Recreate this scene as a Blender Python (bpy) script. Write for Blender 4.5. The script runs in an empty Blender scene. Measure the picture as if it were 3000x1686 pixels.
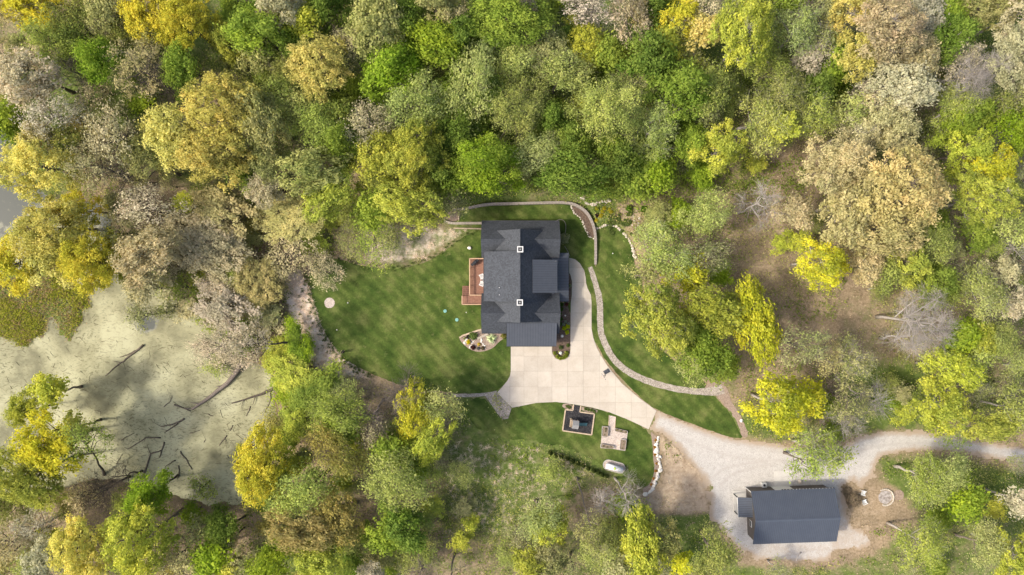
import bpy, bmesh, math, random
import numpy as np
from mathutils import Vector, Matrix

rng = np.random.default_rng(7)
random.seed(7)
SC = bpy.context.scene
COL = SC.collection
R_ = math.radians

# ------------------------------------------------------------------ camera
CAM_H = 120.0
FPX = 2000.0            # focal length in photo pixels (3000 px wide photograph)
cam_d = bpy.data.cameras.new('camera')
cam_d.sensor_width = 36.0
cam_d.lens = 36.0 * FPX / 3000.0
cam_d.clip_start = 1.0
cam_d.clip_end = 3000.0
cam = bpy.data.objects.new('camera', cam_d)
COL.objects.link(cam)
cam.location = (0, 0, CAM_H)
cam.rotation_euler = (0, 0, 0)
SC.camera = cam

# ------------------------------------------------------------------ sky, sun, exposure
SUN_EL = R_(45)
SUN_TRAVEL = math.atan2(0.17, 1.0)          # direction in which shadows fall (x right, y up)
w = bpy.data.worlds.new('World')
SC.world = w
w.use_nodes = True
wn = w.node_tree.nodes
wl = w.node_tree.links
wn.clear()
sky = wn.new('ShaderNodeTexSky')
sky.sky_type = 'NISHITA'
sky.sun_disc = False
sky.sun_elevation = SUN_EL
# sun sits opposite to the shadow direction; sky rotation is measured from +Y clockwise
sx, sy = -math.cos(SUN_TRAVEL), -math.sin(SUN_TRAVEL)
sky.sun_rotation = math.atan2(sx, sy) % (2 * math.pi)
sky.air_density = 0.9
sky.dust_density = 5.0
sky.ozone_density = 1.0
bg = wn.new('ShaderNodeBackground')
bg.inputs['Strength'].default_value = 0.15
wo = wn.new('ShaderNodeOutputWorld')
wl.new(sky.outputs[0], bg.inputs[0])
wl.new(bg.outputs[0], wo.inputs[0])
sun_d = bpy.data.lights.new('sun', 'SUN')
sun_d.energy = 2.0
sun_d.angle = R_(4)
sun_d.color = (1.0, 0.92, 0.78)
sun = bpy.data.objects.new('sun', sun_d)
COL.objects.link(sun)
ldir = Vector((math.cos(SUN_TRAVEL) * math.cos(SUN_EL), math.sin(SUN_TRAVEL) * math.cos(SUN_EL), -math.sin(SUN_EL)))
sun.rotation_euler = ldir.to_track_quat('-Z', 'Y').to_euler()
sun.location = (-80, -10, 100)
SC.view_settings.view_transform = 'Standard'
SC.view_settings.look = 'None'
SC.view_settings.gamma = 1.0
SC.view_settings.exposure = 0.88
SC.view_settings.use_curve_mapping = False
SC.cycles.max_bounces = 6
SC.cycles.transparent_max_bounces = 8

# ------------------------------------------------------------------ helpers: numbers
def U(px, py, z=0.0):
    """photo pixel + height -> world x, y"""
    s = (CAM_H - z) / FPX
    return ((px - 1500.0) * s, (843.0 - py) * s)

def W(pts, z=0.0):
    return [U(p[0], p[1], z) for p in pts]

class Noise:
    def __init__(self, seed, n=256):
        r = np.random.default_rng(seed)
        self.t = r.random((n, n))
        self.n = n
    def __call__(self, x, y):
        x = np.asarray(x, float); y = np.asarray(y, float)
        xi = np.floor(x).astype(int); yi = np.floor(y).astype(int)
        fx = x - xi; fy = y - yi
        fx = fx * fx * (3 - 2 * fx); fy = fy * fy * (3 - 2 * fy)
        n = self.n
        a = self.t[xi % n, yi % n]; b = self.t[(xi + 1) % n, yi % n]
        c = self.t[xi % n, (yi + 1) % n]; d = self.t[(xi + 1) % n, (yi + 1) % n]
        return (a * (1 - fx) + b * fx) * (1 - fy) + (c * (1 - fx) + d * fx) * fy
    def fbm(self, x, y, o=4):
        s = 0; a = 0.5; t = 0
        for i in range(o):
            s = s + a * self(np.asarray(x) * 2 ** i + 17 * i, np.asarray(y) * 2 ** i + 5 * i); t += a; a *= 0.5
        return s / t
N1, N2, N3 = Noise(1), Noise(2), Noise(3)

def sstep(a, b, x):
    t = np.clip((x - a) / (b - a), 0, 1)
    return t * t * (3 - 2 * t)

def sd_poly(X, Y, poly):
    """signed distance, negative inside"""
    X = np.asarray(X, float); Y = np.asarray(Y, float)
    d = np.full(X.shape, 1e18); ins = np.zeros(X.shape, bool)
    n = len(poly)
    for i in range(n):
        x0, y0 = poly[i]; x1, y1 = poly[(i + 1) % n]
        ex, ey = x1 - x0, y1 - y0
        l2 = ex * ex + ey * ey + 1e-12
        t = np.clip(((X - x0) * ex + (Y - y0) * ey) / l2, 0, 1)
        dx = X - (x0 + t * ex); dy = Y - (y0 + t * ey)
        d = np.minimum(d, dx * dx + dy * dy)
        c = ((y0 > Y) != (y1 > Y))
        if abs(ey) > 1e-12:
            xi = x0 + (Y - y0) / ey * ex
            ins ^= (c & (X < xi))
    d = np.sqrt(d)
    return np.where(ins, -d, d)

def sd_line(X, Y, pts):
    X = np.asarray(X, float); Y = np.asarray(Y, float)
    d = np.full(X.shape, 1e18)
    for i in range(len(pts) - 1):
        x0, y0 = pts[i]; x1, y1 = pts[i + 1]
        ex, ey = x1 - x0, y1 - y0
        t = np.clip(((X - x0) * ex + (Y - y0) * ey) / (ex * ex + ey * ey + 1e-12), 0, 1)
        d = np.minimum(d, (X - x0 - t * ex) ** 2 + (Y - y0 - t * ey) ** 2)
    return np.sqrt(d)

def smooth_poly(pts, it=2, closed=True):
    """Chaikin corner cutting"""
    for _ in range(it):
        q = []
        n = len(pts)
        rg = range(n) if closed else range(n - 1)
        if not closed: q.append(pts[0])
        for i in rg:
            a = pts[i]; b = pts[(i + 1) % n]
            q.append((a[0] * .75 + b[0] * .25, a[1] * .75 + b[1] * .25))
            q.append((a[0] * .25 + b[0] * .75, a[1] * .25 + b[1] * .75))
        if not closed: q.append(pts[-1])
        pts = q
    return pts

def densify(pts, step, closed=True):
    q = []
    n = len(pts)
    for i in range(n if closed else n - 1):
        a = pts[i]; b = pts[(i + 1) % n]
        L = math.hypot(b[0] - a[0], b[1] - a[1])
        k = max(1, int(math.ceil(L / step)))
        for j in range(k):
            q.append((a[0] + (b[0] - a[0]) * j / k, a[1] + (b[1] - a[1]) * j / k))
    if not closed: q.append(pts[-1])
    return q

def jitter(pts, amp, freq=1.0, seed=0):
    a = np.array(pts)
    dx = (N1.fbm(a[:, 0] * freq + seed, a[:, 1] * freq, 3) - .5) * 2 * amp
    dy = (N2.fbm(a[:, 0] * freq + seed, a[:, 1] * freq, 3) - .5) * 2 * amp
    return [(float(x), float(y)) for x, y in zip(a[:, 0] + dx, a[:, 1] + dy)]

def resample(pts, step):
    P = [Vector(p) for p in pts]
    out = [P[0].copy()]
    acc = 0.0
    for i in range(len(P) - 1):
        a, b = P[i], P[i + 1]
        L = (b - a).length
        t = step - acc
        while t <= L:
            out.append(a + (b - a) * (t / L)); t += step
        acc = (acc + L) % step
    return out

# ------------------------------------------------------------------ helpers: objects
def tag(o, label=None, cat=None, group=None, kind=None):
    if label: o['label'] = label
    if cat: o['category'] = cat
    if group: o['group'] = group
    if kind: o['kind'] = kind
    return o

def thing(name, label, cat, loc=(0, 0, 0), rotz=0.0, group=None):
    o = bpy.data.objects.new(name, None)
    o.empty_display_size = 0.3
    COL.objects.link(o)
    o.location = loc; o.rotation_euler = (0, 0, rotz)
    return tag(o, label, cat, group)

def link(name, me, parent=None, mat=None):
    if mat is not None and not me.materials: me.materials.append(mat)
    o = bpy.data.objects.new(name, me)
    COL.objects.link(o)
    if parent is not None: o.parent = parent
    return o

class MB:
    def __init__(self): self.v = []; self.f = []
    def add(self, vs, fs):
        o = len(self.v)
        self.v += [tuple(map(float, x)) for x in vs]
        self.f += [tuple(i + o for i in f) for f in fs]
        return self
    def box(self, c, s, rz=0.0, M=None):
        hx, hy, hz = s[0] / 2, s[1] / 2, s[2] / 2
        vs = []
        ca, sa = math.cos(rz), math.sin(rz)
        for dz in (-hz, hz):
            for dx, dy in ((-hx, -hy), (hx, -hy), (hx, hy), (-hx, hy)):
                p = Vector((dx * ca - dy * sa, dx * sa + dy * ca, dz))
                if M is not None: p = M @ Vector((dx, dy, dz))
                vs.append((p[0] + c[0], p[1] + c[1], p[2] + c[2]))
        return self.add(vs, [(3, 2, 1, 0), (4, 5, 6, 7), (0, 1, 5, 4), (1, 2, 6, 5), (2, 3, 7, 6), (3, 0, 4, 7)])
    def tube(self, pts, rad, n=6, cap=True):
        P = [Vector(p) for p in pts]
        if not hasattr(rad, '__len__'): rad = [rad] * len(P)
        rings = []
        up = Vector((0, 0, 1))
        for i, p in enumerate(P):
            d = (P[min(i + 1, len(P) - 1)] - P[max(i - 1, 0)])
            if d.length < 1e-9: d = Vector((0, 0, 1))
            d.normalize()
            a = d.cross(up) if abs(d.z) < .95 else d.cross(Vector((1, 0, 0)))
            a.normalize(); b = d.cross(a)
            rings.append([p + (a * math.cos(2 * math.pi * k / n) + b * math.sin(2 * math.pi * k / n)) * rad[i] for k in range(n)])
        vs = [q for r in rings for q in r]
        fs = []
        for i in range(len(P) - 1):
            for k in range(n):
                fs.append((i * n + k, i * n + (k + 1) % n, (i + 1) * n + (k + 1) % n, (i + 1) * n + k))
        if cap:
            fs.append(tuple(range(n - 1, -1, -1)))
            fs.append(tuple((len(P) - 1) * n + k for k in range(n)))
        return self.add(vs, fs)
    def prism(self, poly, z0, z1):
        n = len(poly)
        a = sum(poly[i][0] * poly[(i + 1) % n][1] - poly[(i + 1) % n][0] * poly[i][1] for i in range(n))
        if a < 0: poly = poly[::-1]
        vs = [(x, y, z0) for x, y in poly] + [(x, y, z1) for x, y in poly]
        fs = [tuple(range(n - 1, -1, -1)), tuple(range(n, 2 * n))]
        for i in range(n): fs.append((i, (i + 1) % n, n + (i + 1) % n, n + i))
        return self.add(vs, fs)
    def slab(self, quad, t):
        """thick sheet under the given top corners (counter clockwise seen from above)"""
        n = len(quad)
        q = [Vector(p) for p in quad]
        nn = (q[1] - q[0]).cross(q[2] - q[0]).normalized()
        lo = [p - nn * t for p in q]
        fs = [tuple(range(n)), tuple(range(2 * n - 1, n - 1, -1))]
        for i in range(n): fs.append((i, n + i, n + (i + 1) % n, (i + 1) % n))
        return self.add(q + lo, fs)
    def mesh(self, name, smooth=False):
        me = bpy.data.meshes.new(name)
        me.from_pydata(self.v, [], self.f)
        me.update()
        if smooth:
            me.polygons.foreach_set('use_smooth', [True] * len(me.polygons))
        return me
    def build(self, name, mat, parent=None, smooth=False):
        return link(name, self.mesh(name, smooth), parent, mat)

def sheet(name, poly, z, mat, parent=None):
    """flat sheet from an outline"""
    bm = bmesh.new()
    vs = [bm.verts.new((x, y, z)) for x, y in poly]
    try:
        f = bm.faces.new(vs)
        if f.normal.z < 0 or True:
            bm.normal_update()
            if f.normal.z < 0: f.normal_flip()
        bmesh.ops.triangulate(bm, faces=[f], ngon_method='EAR_CLIP')
    except Exception as e:
        print('sheet', name, e)
    me = bpy.data.meshes.new(name)
    bm.to_mesh(me); bm.free()
    return link(name, me, parent, mat)

def ribbon(name, pts, width, z, mat, jit=0.0, parent=None):
    P = densify(smooth_poly(pts, 2, False), 0.4, False)
    L, Rr = [], []
    for i, p in enumerate(P):
        a = P[max(0, i - 1)]; b = P[min(len(P) - 1, i + 1)]
        dx, dy = b[0] - a[0], b[1] - a[1]
        l = math.hypot(dx, dy) + 1e-9
        t = i / (len(P) - 1)
        wv = width(t) if callable(width) else width
        L.append((p[0] - dy / l * wv / 2, p[1] + dx / l * wv / 2))
        Rr.append((p[0] + dy / l * wv / 2, p[1] - dx / l * wv / 2))
    if jit:
        L = jitter(L, jit, 1.6, 3); Rr = jitter(Rr, jit, 1.6, 9)
    mb = MB()
    n = len(P)
    mb.add([(x, y, z) for x, y in L] + [(x, y, z) for x, y in Rr],
           [(n + i, n + i + 1, i + 1, i) for i in range(n - 1)])
    return mb.build(name, mat, parent)

# ------------------------------------------------------------------ materials
def mat_new(name):
    m = bpy.data.materials.new(name); m.use_nodes = True
    nt = m.node_tree; nt.nodes.clear()
    return m, nt, nt.nodes, nt.links

def nd(nodes, typ, **kw):
    n = nodes.new(typ)
    for k, v in kw.items():
        if k in n.inputs.keys(): n.inputs[k].default_value = v
        else: setattr(n, k, v)
    return n

def ramp(nodes, stops):
    r = nodes.new('ShaderNodeValToRGB')
    el = r.color_ramp.elements
    while len(el) < len(stops): el.new(0.5)
    for e, (p, c) in zip(el, stops):
        e.position = p
        e.color = (c, c, c, 1) if not hasattr(c, '__len__') else tuple(c) + (1,)
    return r

def simple(name, c1, c2=None, scale=3.0, rough=0.8, bump=0.0, metal=0.0, detail=4.0, lo=.35, hi=.65, bscale=None, spec=.3):
    """two colours mixed by noise in object space"""
    m, nt, n, l = mat_new(name)
    out = n.new('ShaderNodeOutputMaterial'); b = n.new('ShaderNodeBsdfPrincipled')
    b.inputs['Roughness'].default_value = rough; b.inputs['Metallic'].default_value = metal
    b.inputs['Specular IOR Level'].default_value = spec
    l.new(b.outputs[0], out.inputs[0])
    c2 = c2 or tuple(x * 0.8 for x in c1)
    tc = n.new('ShaderNodeTexCoord')
    no = nd(n, 'ShaderNodeTexNoise', Scale=scale, Detail=detail, Roughness=.65)
    l.new(tc.outputs['Object'], no.inputs['Vector'])
    r = ramp(n, [(lo, c1), (hi, c2)])
    l.new(no.outputs['Fac'], r.inputs[0]); l.new(r.outputs[0], b.inputs['Base Color'])
    if bump:
        no2 = nd(n, 'ShaderNodeTexNoise', Scale=bscale or scale * 4, Detail=3.0)
        l.new(tc.outputs['Object'], no2.inputs['Vector'])
        bp = nd(n, 'ShaderNodeBump', Strength=bump, Distance=0.05)
        l.new(no2.outputs['Fac'], bp.inputs['Height']); l.new(bp.outputs[0], b.inputs['Normal'])
    return m

def leaf_mat(name, trans=0.3):
    """foliage: colour from the object, varied by clump and leaf"""
    m, nt, n, l = mat_new(name)
    out = n.new('ShaderNodeOutputMaterial')
    oi = n.new('ShaderNodeObjectInfo')
    at = nd(n, 'ShaderNodeAttribute', attribute_name='tint')
    hs = n.new('ShaderNodeHueSaturation')
    mv = nd(n, 'ShaderNodeMapRange'); mv.inputs[3].default_value = 0.58; mv.inputs[4].default_value = 1.42
    l.new(at.outputs['Fac'], mv.inputs[0]); l.new(mv.outputs[0], hs.inputs['Value'])
    mh = nd(n, 'ShaderNodeMapRange'); mh.inputs[3].default_value = 0.528; mh.inputs[4].default_value = 0.482
    l.new(at.outputs['Fac'], mh.inputs[0]); l.new(mh.outputs[0], hs.inputs['Hue'])
    hs.inputs['Saturation'].default_value = 1.0
    lb = nd(n, 'ShaderNodeAttribute', attribute_name='lobe')
    gm = n.new('ShaderNodeMix'); gm.data_type = 'RGBA'; ml_ = n.new('ShaderNodeMath'); ml_.operation = 'MULTIPLY'; l.new(lb.outputs['Fac'], ml_.inputs[0]); l.new(oi.outputs['Alpha'], ml_.inputs[1]); l.new(ml_.outputs[0], gm.inputs['Factor']); l.new(oi.outputs['Color'], gm.inputs[6]); gm.inputs[7].default_value = (.27, .335, .07, 1)
    l.new(gm.outputs[2], hs.inputs['Color'])
    d = n.new('ShaderNodeBsdfDiffuse'); t = n.new('ShaderNodeBsdfTranslucent')
    mx = n.new('ShaderNodeMixShader'); mx.inputs[0].default_value = trans
    l.new(hs.outputs[0], d.inputs[0]); l.new(hs.outputs[0], t.inputs[0])
    l.new(d.outputs[0], mx.inputs[1]); l.new(t.outputs[0], mx.inputs[2])
    l.new(mx.outputs[0], out.inputs[0])
    return m

def fixed_leaf_mat(name, col, var=.5):
    m, nt, n, l = mat_new(name)
    out = n.new('ShaderNodeOutputMaterial')
    at = nd(n, 'ShaderNodeAttribute', attribute_name='tint')
    hs = n.new('ShaderNodeHueSaturation')
    hs.inputs['Color'].default_value = tuple(col) + (1,)
    mv = nd(n, 'ShaderNodeMapRange'); mv.inputs[3].default_value = 1 - var; mv.inputs[4].default_value = 1 + var
    l.new(at.outputs['Fac'], mv.inputs[0]); l.new(mv.outputs[0], hs.inputs['Value'])
    d = n.new('ShaderNodeBsdfDiffuse'); l.new(hs.outputs[0], d.inputs[0]); l.new(d.outputs[0], out.inputs[0])
    return m

def ground_mat():
    m, nt, n, l = mat_new('woodland_floor')
    out = n.new('ShaderNodeOutputMaterial'); b = n.new('ShaderNodeBsdfPrincipled')
    b.inputs['Roughness'].default_value = 0.95; b.inputs['Specular IOR Level'].default_value = .1
    l.new(b.outputs[0], out.inputs[0])
    tc = n.new('ShaderNodeTexCoord')
    def noise(s, d=5., r=.7):
        q = nd(n, 'ShaderNodeTexNoise', Scale=s, Detail=d, Roughness=r)
        l.new(tc.outputs['Object'], q.inputs['Vector']); return q
    def mixc(fac, a, bb):
        q = n.new('ShaderNodeMix'); q.data_type = 'RGBA'
        l.new(fac, q.inputs['Factor']); 
        for s, v in ((6, a), (7, bb)):
            if hasattr(v, 'type') and not isinstance(v, tuple): l.new(v, q.inputs[s])
            else: q.inputs[s].default_value = tuple(v) + (1,)
        return q.outputs[2]
    # leaf litter: fine crumbs of brown, tan and pinkish leaves
    fine = noise(2.6, 6., .8)
    lit = ramp(n, [(.30, (.12, .092, .056)), (.45, (.235, .185, .122)), (.58, (.32, .255, .178)), (.72, (.43, .35, .26))])
    l.new(fine.outputs['Fac'], lit.inputs[0])
    big = noise(.16, 4.)
    bigr = ramp(n, [(.35, (.8, .78, .74)), (.65, (1.15, 1.1, 1.05))]); l.new(big.outputs['Fac'], bigr.inputs[0])
    mul = n.new('ShaderNodeMix'); mul.data_type = 'RGBA'; mul.blend_type = 'MULTIPLY'; mul.inputs['Factor'].default_value = 1
    l.new(lit.outputs[0], mul.inputs[6]); l.new(bigr.outputs[0], mul.inputs[7])
    col = mul.outputs[2]
    # bare tan dirt
    dirt = ramp(n, [(.3, (.24, .175, .115)), (.55, (.42, .33, .235)), (.75, (.52, .43, .32))])
    dn = noise(1.1, 6., .72); l.new(dn.outputs['Fac'], dirt.inputs[0])
    ad = nd(n, 'ShaderNodeAttribute', attribute_name='dirt')
    def thresh(att, nz, lo=.35, hi=.65):
        a = n.new('ShaderNodeMath'); a.operation = 'MULTIPLY_ADD'
        l.new(att, a.inputs[0]); a.inputs[1].default_value = 1.5
        s = n.new('ShaderNodeMath'); s.operation = 'SUBTRACT'; l.new(nz, s.inputs[0]); s.inputs[1].default_value = .75
        l.new(s.outputs[0], a.inputs[2])
        r = n.new('ShaderNodeMapRange'); r.interpolation_type = 'SMOOTHSTEP'
        r.inputs[1].default_value = lo; r.inputs[2].default_value = hi
        l.new(a.outputs[0], r.inputs[0]); return r.outputs[0]
    col = mixc(thresh(ad.outputs['Fac'], noise(.7, 6., .7).outputs['Fac']), col, dirt.outputs[0])
    # straw / dead grass on the bank
    st = ramp(n, [(.28, (.34, .25, .17)), (.44, (.62, .505, .395)), (.64, (.76, .65, .54))])
    mp = nd(n, 'ShaderNodeMapping'); mp.inputs['Rotation'].default_value = (0, 0, .35); mp.inputs['Scale'].default_value = (1.2, 4.5, 1)
    l.new(tc.outputs['Object'], mp.inputs[0])
    sn = nd(n, 'ShaderNodeTexNoise', Scale=1.4, Detail=6., Roughness=.75); l.new(mp.outputs[0], sn.inputs['Vector'])
    l.new(sn.outputs['Fac'], st.inputs[0])
    as_ = nd(n, 'ShaderNodeAttribute', attribute_name='straw')
    col = mixc(thresh(as_.outputs['Fac'], noise(.9, 5., .7).outputs['Fac']), col, st.outputs[0])
    # green growth
    gr = ramp(n, [(.3, (.05, .08, .014)), (.5, (.105, .145, .034)), (.72, (.19, .215, .07))])
    gn = noise(1.7, 6., .75); l.new(gn.outputs['Fac'], gr.inputs[0])
    ag = nd(n, 'ShaderNodeAttribute', attribute_name='grass')
    col = mixc(thresh(ag.outputs['Fac'], noise(.5, 7., .75).outputs['Fac'], .3, .7), col, gr.outputs[0])
    # dark wet mud by the water
    am = nd(n, 'ShaderNodeAttribute', attribute_name='mud')
    col = mixc(am.outputs['Fac'], col, (.07, .06, .035))
    l.new(col, b.inputs['Base Color'])
    bp = nd(n, 'ShaderNodeBump', Strength=.6, Distance=.12); l.new(fine.outputs['Fac'], bp.inputs['Height']); l.new(bp.outputs[0], b.inputs['Normal'])
    return m

def lawn_mat(name='mown_lawn', dark=1.0):
    m, nt, n, l = mat_new(name)
    out = n.new('ShaderNodeOutputMaterial'); b = n.new('ShaderNodeBsdfPrincipled')
    b.inputs['Roughness'].default_value = .9; b.inputs['Specular IOR Level'].default_value = .15
    l.new(b.outputs[0], out.inputs[0])
    tc = n.new('ShaderNodeTexCoord')
    n1 = nd(n, 'ShaderNodeTexNoise', Scale=.22, Detail=5., Roughness=.65); l.new(tc.outputs['Object'], n1.inputs['Vector'])
    n2 = nd(n, 'ShaderNodeTexNoise', Scale=3.2, Detail=6., Roughness=.8); l.new(tc.outputs['Object'], n2.inputs['Vector'])
    n3 = nd(n, 'ShaderNodeTexNoise', Scale=.75, Detail=4., Roughness=.7); l.new(tc.outputs['Object'], n3.inputs['Vector'])
    k = dark
    r1 = ramp(n, [(.36, (.032 * k, .060 * k, .009 * k)), (.5, (.064 * k, .094 * k, .018 * k)), (.62, (.112 * k, .132 * k, .036 * k))])
    l.new(n1.outputs['Fac'], r1.inputs[0])
    wv = nd(n, 'ShaderNodeTexWave', Scale=.28, Distortion=9.0, Detail=3.0); wv.inputs['Detail Scale'].default_value = .25; wv.bands_direction = 'DIAGONAL'; l.new(tc.outputs['Object'], wv.inputs['Vector'])
    rw = ramp(n, [(.2, .88), (.8, 1.10)]); l.new(wv.outputs['Fac'], rw.inputs[0])
    ms = n.new('ShaderNodeMix'); ms.data_type = 'RGBA'; ms.blend_type = 'MULTIPLY'; ms.inputs['Factor'].default_value = 1
    l.new(r1.outputs[0], ms.inputs[6]); l.new(rw.outputs[0], ms.inputs[7])
    r2 = ramp(n, [(.25, .55), (.5, 1.0), (.78, 1.55)]); l.new(n2.outputs['Fac'], r2.inputs[0])
    mu = n.new('ShaderNodeMix'); mu.data_type = 'RGBA'; mu.blend_type = 'MULTIPLY'; mu.inputs['Factor'].default_value = .85
    l.new(ms.outputs[2], mu.inputs[6]); l.new(r2.outputs[0], mu.inputs[7])
    r3 = ramp(n, [(.60, 0.), (.8, .7)]); l.new(n3.outputs['Fac'], r3.inputs[0])
    mx = n.new('ShaderNodeMix'); mx.data_type = 'RGBA'
    l.new(r3.outputs[0], mx.inputs['Factor']); l.new(mu.outputs[2], mx.inputs[6]); mx.inputs[7].default_value = (.22, .21, .085, 1)
    l.new(mx.outputs[2], b.inputs['Base Color'])
    bp = nd(n, 'ShaderNodeBump', Strength=.5, Distance=.05); l.new(n2.outputs['Fac'], bp.inputs['Height']); l.new(bp.outputs[0], b.inputs['Normal'])
    return m

def gravel_mat(name, stops, scale=9., patch=None):
    m, nt, n, l = mat_new(name)
    out = n.new('ShaderNodeOutputMaterial'); b = n.new('ShaderNodeBsdfPrincipled')
    b.inputs['Roughness'].default_value = .9; b.inputs['Specular IOR Level'].default_value = .2
    l.new(b.outputs[0], out.inputs[0])
    tc = n.new('ShaderNodeTexCoord')
    vo = nd(n, 'ShaderNodeTexVoronoi', Scale=scale); l.new(tc.outputs['Object'], vo.inputs['Vector'])
    no = nd(n, 'ShaderNodeTexNoise', Scale=1.2, Detail=7., Roughness=.75); l.new(tc.outputs['Object'], no.inputs['Vector'])
    bw = n.new('ShaderNodeSeparateColor'); l.new(vo.outputs['Color'], bw.inputs[0])
    ma = n.new('ShaderNodeMath'); ma.operation = 'MULTIPLY_ADD'; l.new(bw.outputs[0], ma.inputs[0]); ma.inputs[1].default_value = .38
    sc = n.new('ShaderNodeMath'); sc.operation = 'MULTIPLY'; l.new(no.outputs['Fac'], sc.inputs[0]); sc.inputs[1].default_value = .62
    l.new(sc.outputs[0], ma.inputs[2])
    r = ramp(n, stops); l.new(ma.outputs[0], r.inputs[0])
    col = r.outputs[0]
    if patch:
        at = nd(n, 'ShaderNodeAttribute', attribute_name='edge')
        pn = nd(n, 'ShaderNodeTexNoise', Scale=.8, Detail=6., Roughness=.75); l.new(tc.outputs['Object'], pn.inputs['Vector'])
        a = n.new('ShaderNodeMath'); a.operation = 'ADD'; l.new(at.outputs['Fac'], a.inputs[0]); l.new(pn.outputs['Fac'], a.inputs[1])
        mr = n.new('ShaderNodeMapRange'); mr.inputs[1].default_value = .86; mr.inputs[2].default_value = 1.4; l.new(a.outputs[0], mr.inputs[0])
        mx = n.new('ShaderNodeMix'); mx.data_type = 'RGBA'; l.new(mr.outputs[0], mx.inputs['Factor']); l.new(col, mx.inputs[6]); mx.inputs[7].default_value = tuple(patch) + (1,)
        col = mx.outputs[2]
        # tyre-packed wheel ruts along the drive
        ar = nd(n, 'ShaderNodeAttribute', attribute_name='rut')
        ml = n.new('ShaderNodeMix'); ml.data_type = 'RGBA'; l.new(ar.outputs['Fac'], ml.inputs['Factor']); l.new(col, ml.inputs[6]); ml.inputs[7].default_value = (.36, .33, .30, 1)
        col = ml.outputs[2]
    l.new(col, b.inputs['Base Color'])
    bp = nd(n, 'ShaderNodeBump', Strength=.6, Distance=.03); l.new(vo.outputs['Distance'], bp.inputs['Height']); l.new(bp.outputs[0], b.inputs['Normal'])
    return m

def pond_mat():
    m, nt, n, l = mat_new('duckweed_water')
    out = n.new('ShaderNodeOutputMaterial'); b = n.new('ShaderNodeBsdfPrincipled')
    l.new(b.outputs[0], out.inputs[0])
    tc = n.new('ShaderNodeTexCoord')
    n1 = nd(n, 'ShaderNodeTexNoise', Scale=.12, Detail=5., Roughness=.6); l.new(tc.outputs['Object'], n1.inputs['Vector'])
    r1 = ramp(n, [(.36, (.15, .145, .08)), (.48, (.28, .27, .155)), (.62, (.39, .38, .235))]); l.new(n1.outputs['Fac'], r1.inputs[0])
    # dark leaf and twig flecks lying in the weed, drawn out by the breeze
    wv = nd(n, 'ShaderNodeTexNoise', Scale=.5, Detail=3.); l.new(tc.outputs['Object'], wv.inputs['Vector'])
    sub = n.new('ShaderNodeVectorMath'); sub.operation = 'MULTIPLY_ADD'
    l.new(wv.outputs['Color'], sub.inputs[0]); sub.inputs[1].default_value = (2.2, 2.2, 0); l.new(tc.outputs['Object'], sub.inputs[2])
    mp = nd(n, 'ShaderNodeMapping'); mp.inputs['Scale'].default_value = (.8, 1.7, 1); mp.inputs['Rotation'].default_value = (0, 0, -.12); l.new(sub.outputs[0], mp.inputs[0])
    n2 = nd(n, 'ShaderNodeTexNoise', Scale=1.9, Detail=6., Roughness=.7); l.new(mp.outputs[0], n2.inputs['Vector'])
    r2 = ramp(n, [(.51, 0.), (.63, .8)]); l.new(n2.outputs['Fac'], r2.inputs[0])
    n3 = nd(n, 'ShaderNodeTexNoise', Scale=.09, Detail=4., Roughness=.6); l.new(tc.outputs['Object'], n3.inputs['Vector'])
    r3 = ramp(n, [(.34, .3), (.54, 1.)]); l.new(n3.outputs['Fac'], r3.inputs[0])
    mm = n.new('ShaderNodeMath'); mm.operation = 'MULTIPLY'; l.new(r2.outputs[0], mm.inputs[0]); l.new(r3.outputs[0], mm.inputs[1])
    mx = n.new('ShaderNodeMix'); mx.data_type = 'RGBA'; l.new(mm.outputs[0], mx.inputs['Factor']); l.new(r1.outputs[0], mx.inputs[6]); mx.inputs[7].default_value = (.10, .095, .045, 1)
    # open water
    op = nd(n, 'ShaderNodeAttribute', attribute_name='open')
    n4 = nd(n, 'ShaderNodeTexNoise', Scale=.5, Detail=5., Roughness=.6); l.new(tc.outputs['Object'], n4.inputs['Vector'])
    ad = n.new('ShaderNodeMath'); ad.operation = 'ADD'; l.new(op.outputs['Fac'], ad.inputs[0]); l.new(n4.outputs['Fac'], ad.inputs[1])
    mr = n.new('ShaderNodeMapRange'); mr.inputs[1].default_value = .8; mr.inputs[2].default_value = 1.1; l.new(ad.outputs[0], mr.inputs[0])
    mo = n.new('ShaderNodeMix'); mo.data_type = 'RGBA'; l.new(mr.outputs[0], mo.inputs['Factor']); l.new(mx.outputs[2], mo.inputs[6]); mo.inputs[7].default_value = (.05, .06, .05, 1)
    l.new(mo.outputs[2], b.inputs['Base Color'])
    rr = n.new('ShaderNodeMapRange'); rr.inputs[3].default_value = .75; rr.inputs[4].default_value = .06; l.new(mr.outputs[0], rr.inputs[0])
    l.new(rr.outputs[0], b.inputs['Roughness'])
    b.inputs['Specular IOR Level'].default_value = .35
    return m

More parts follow.
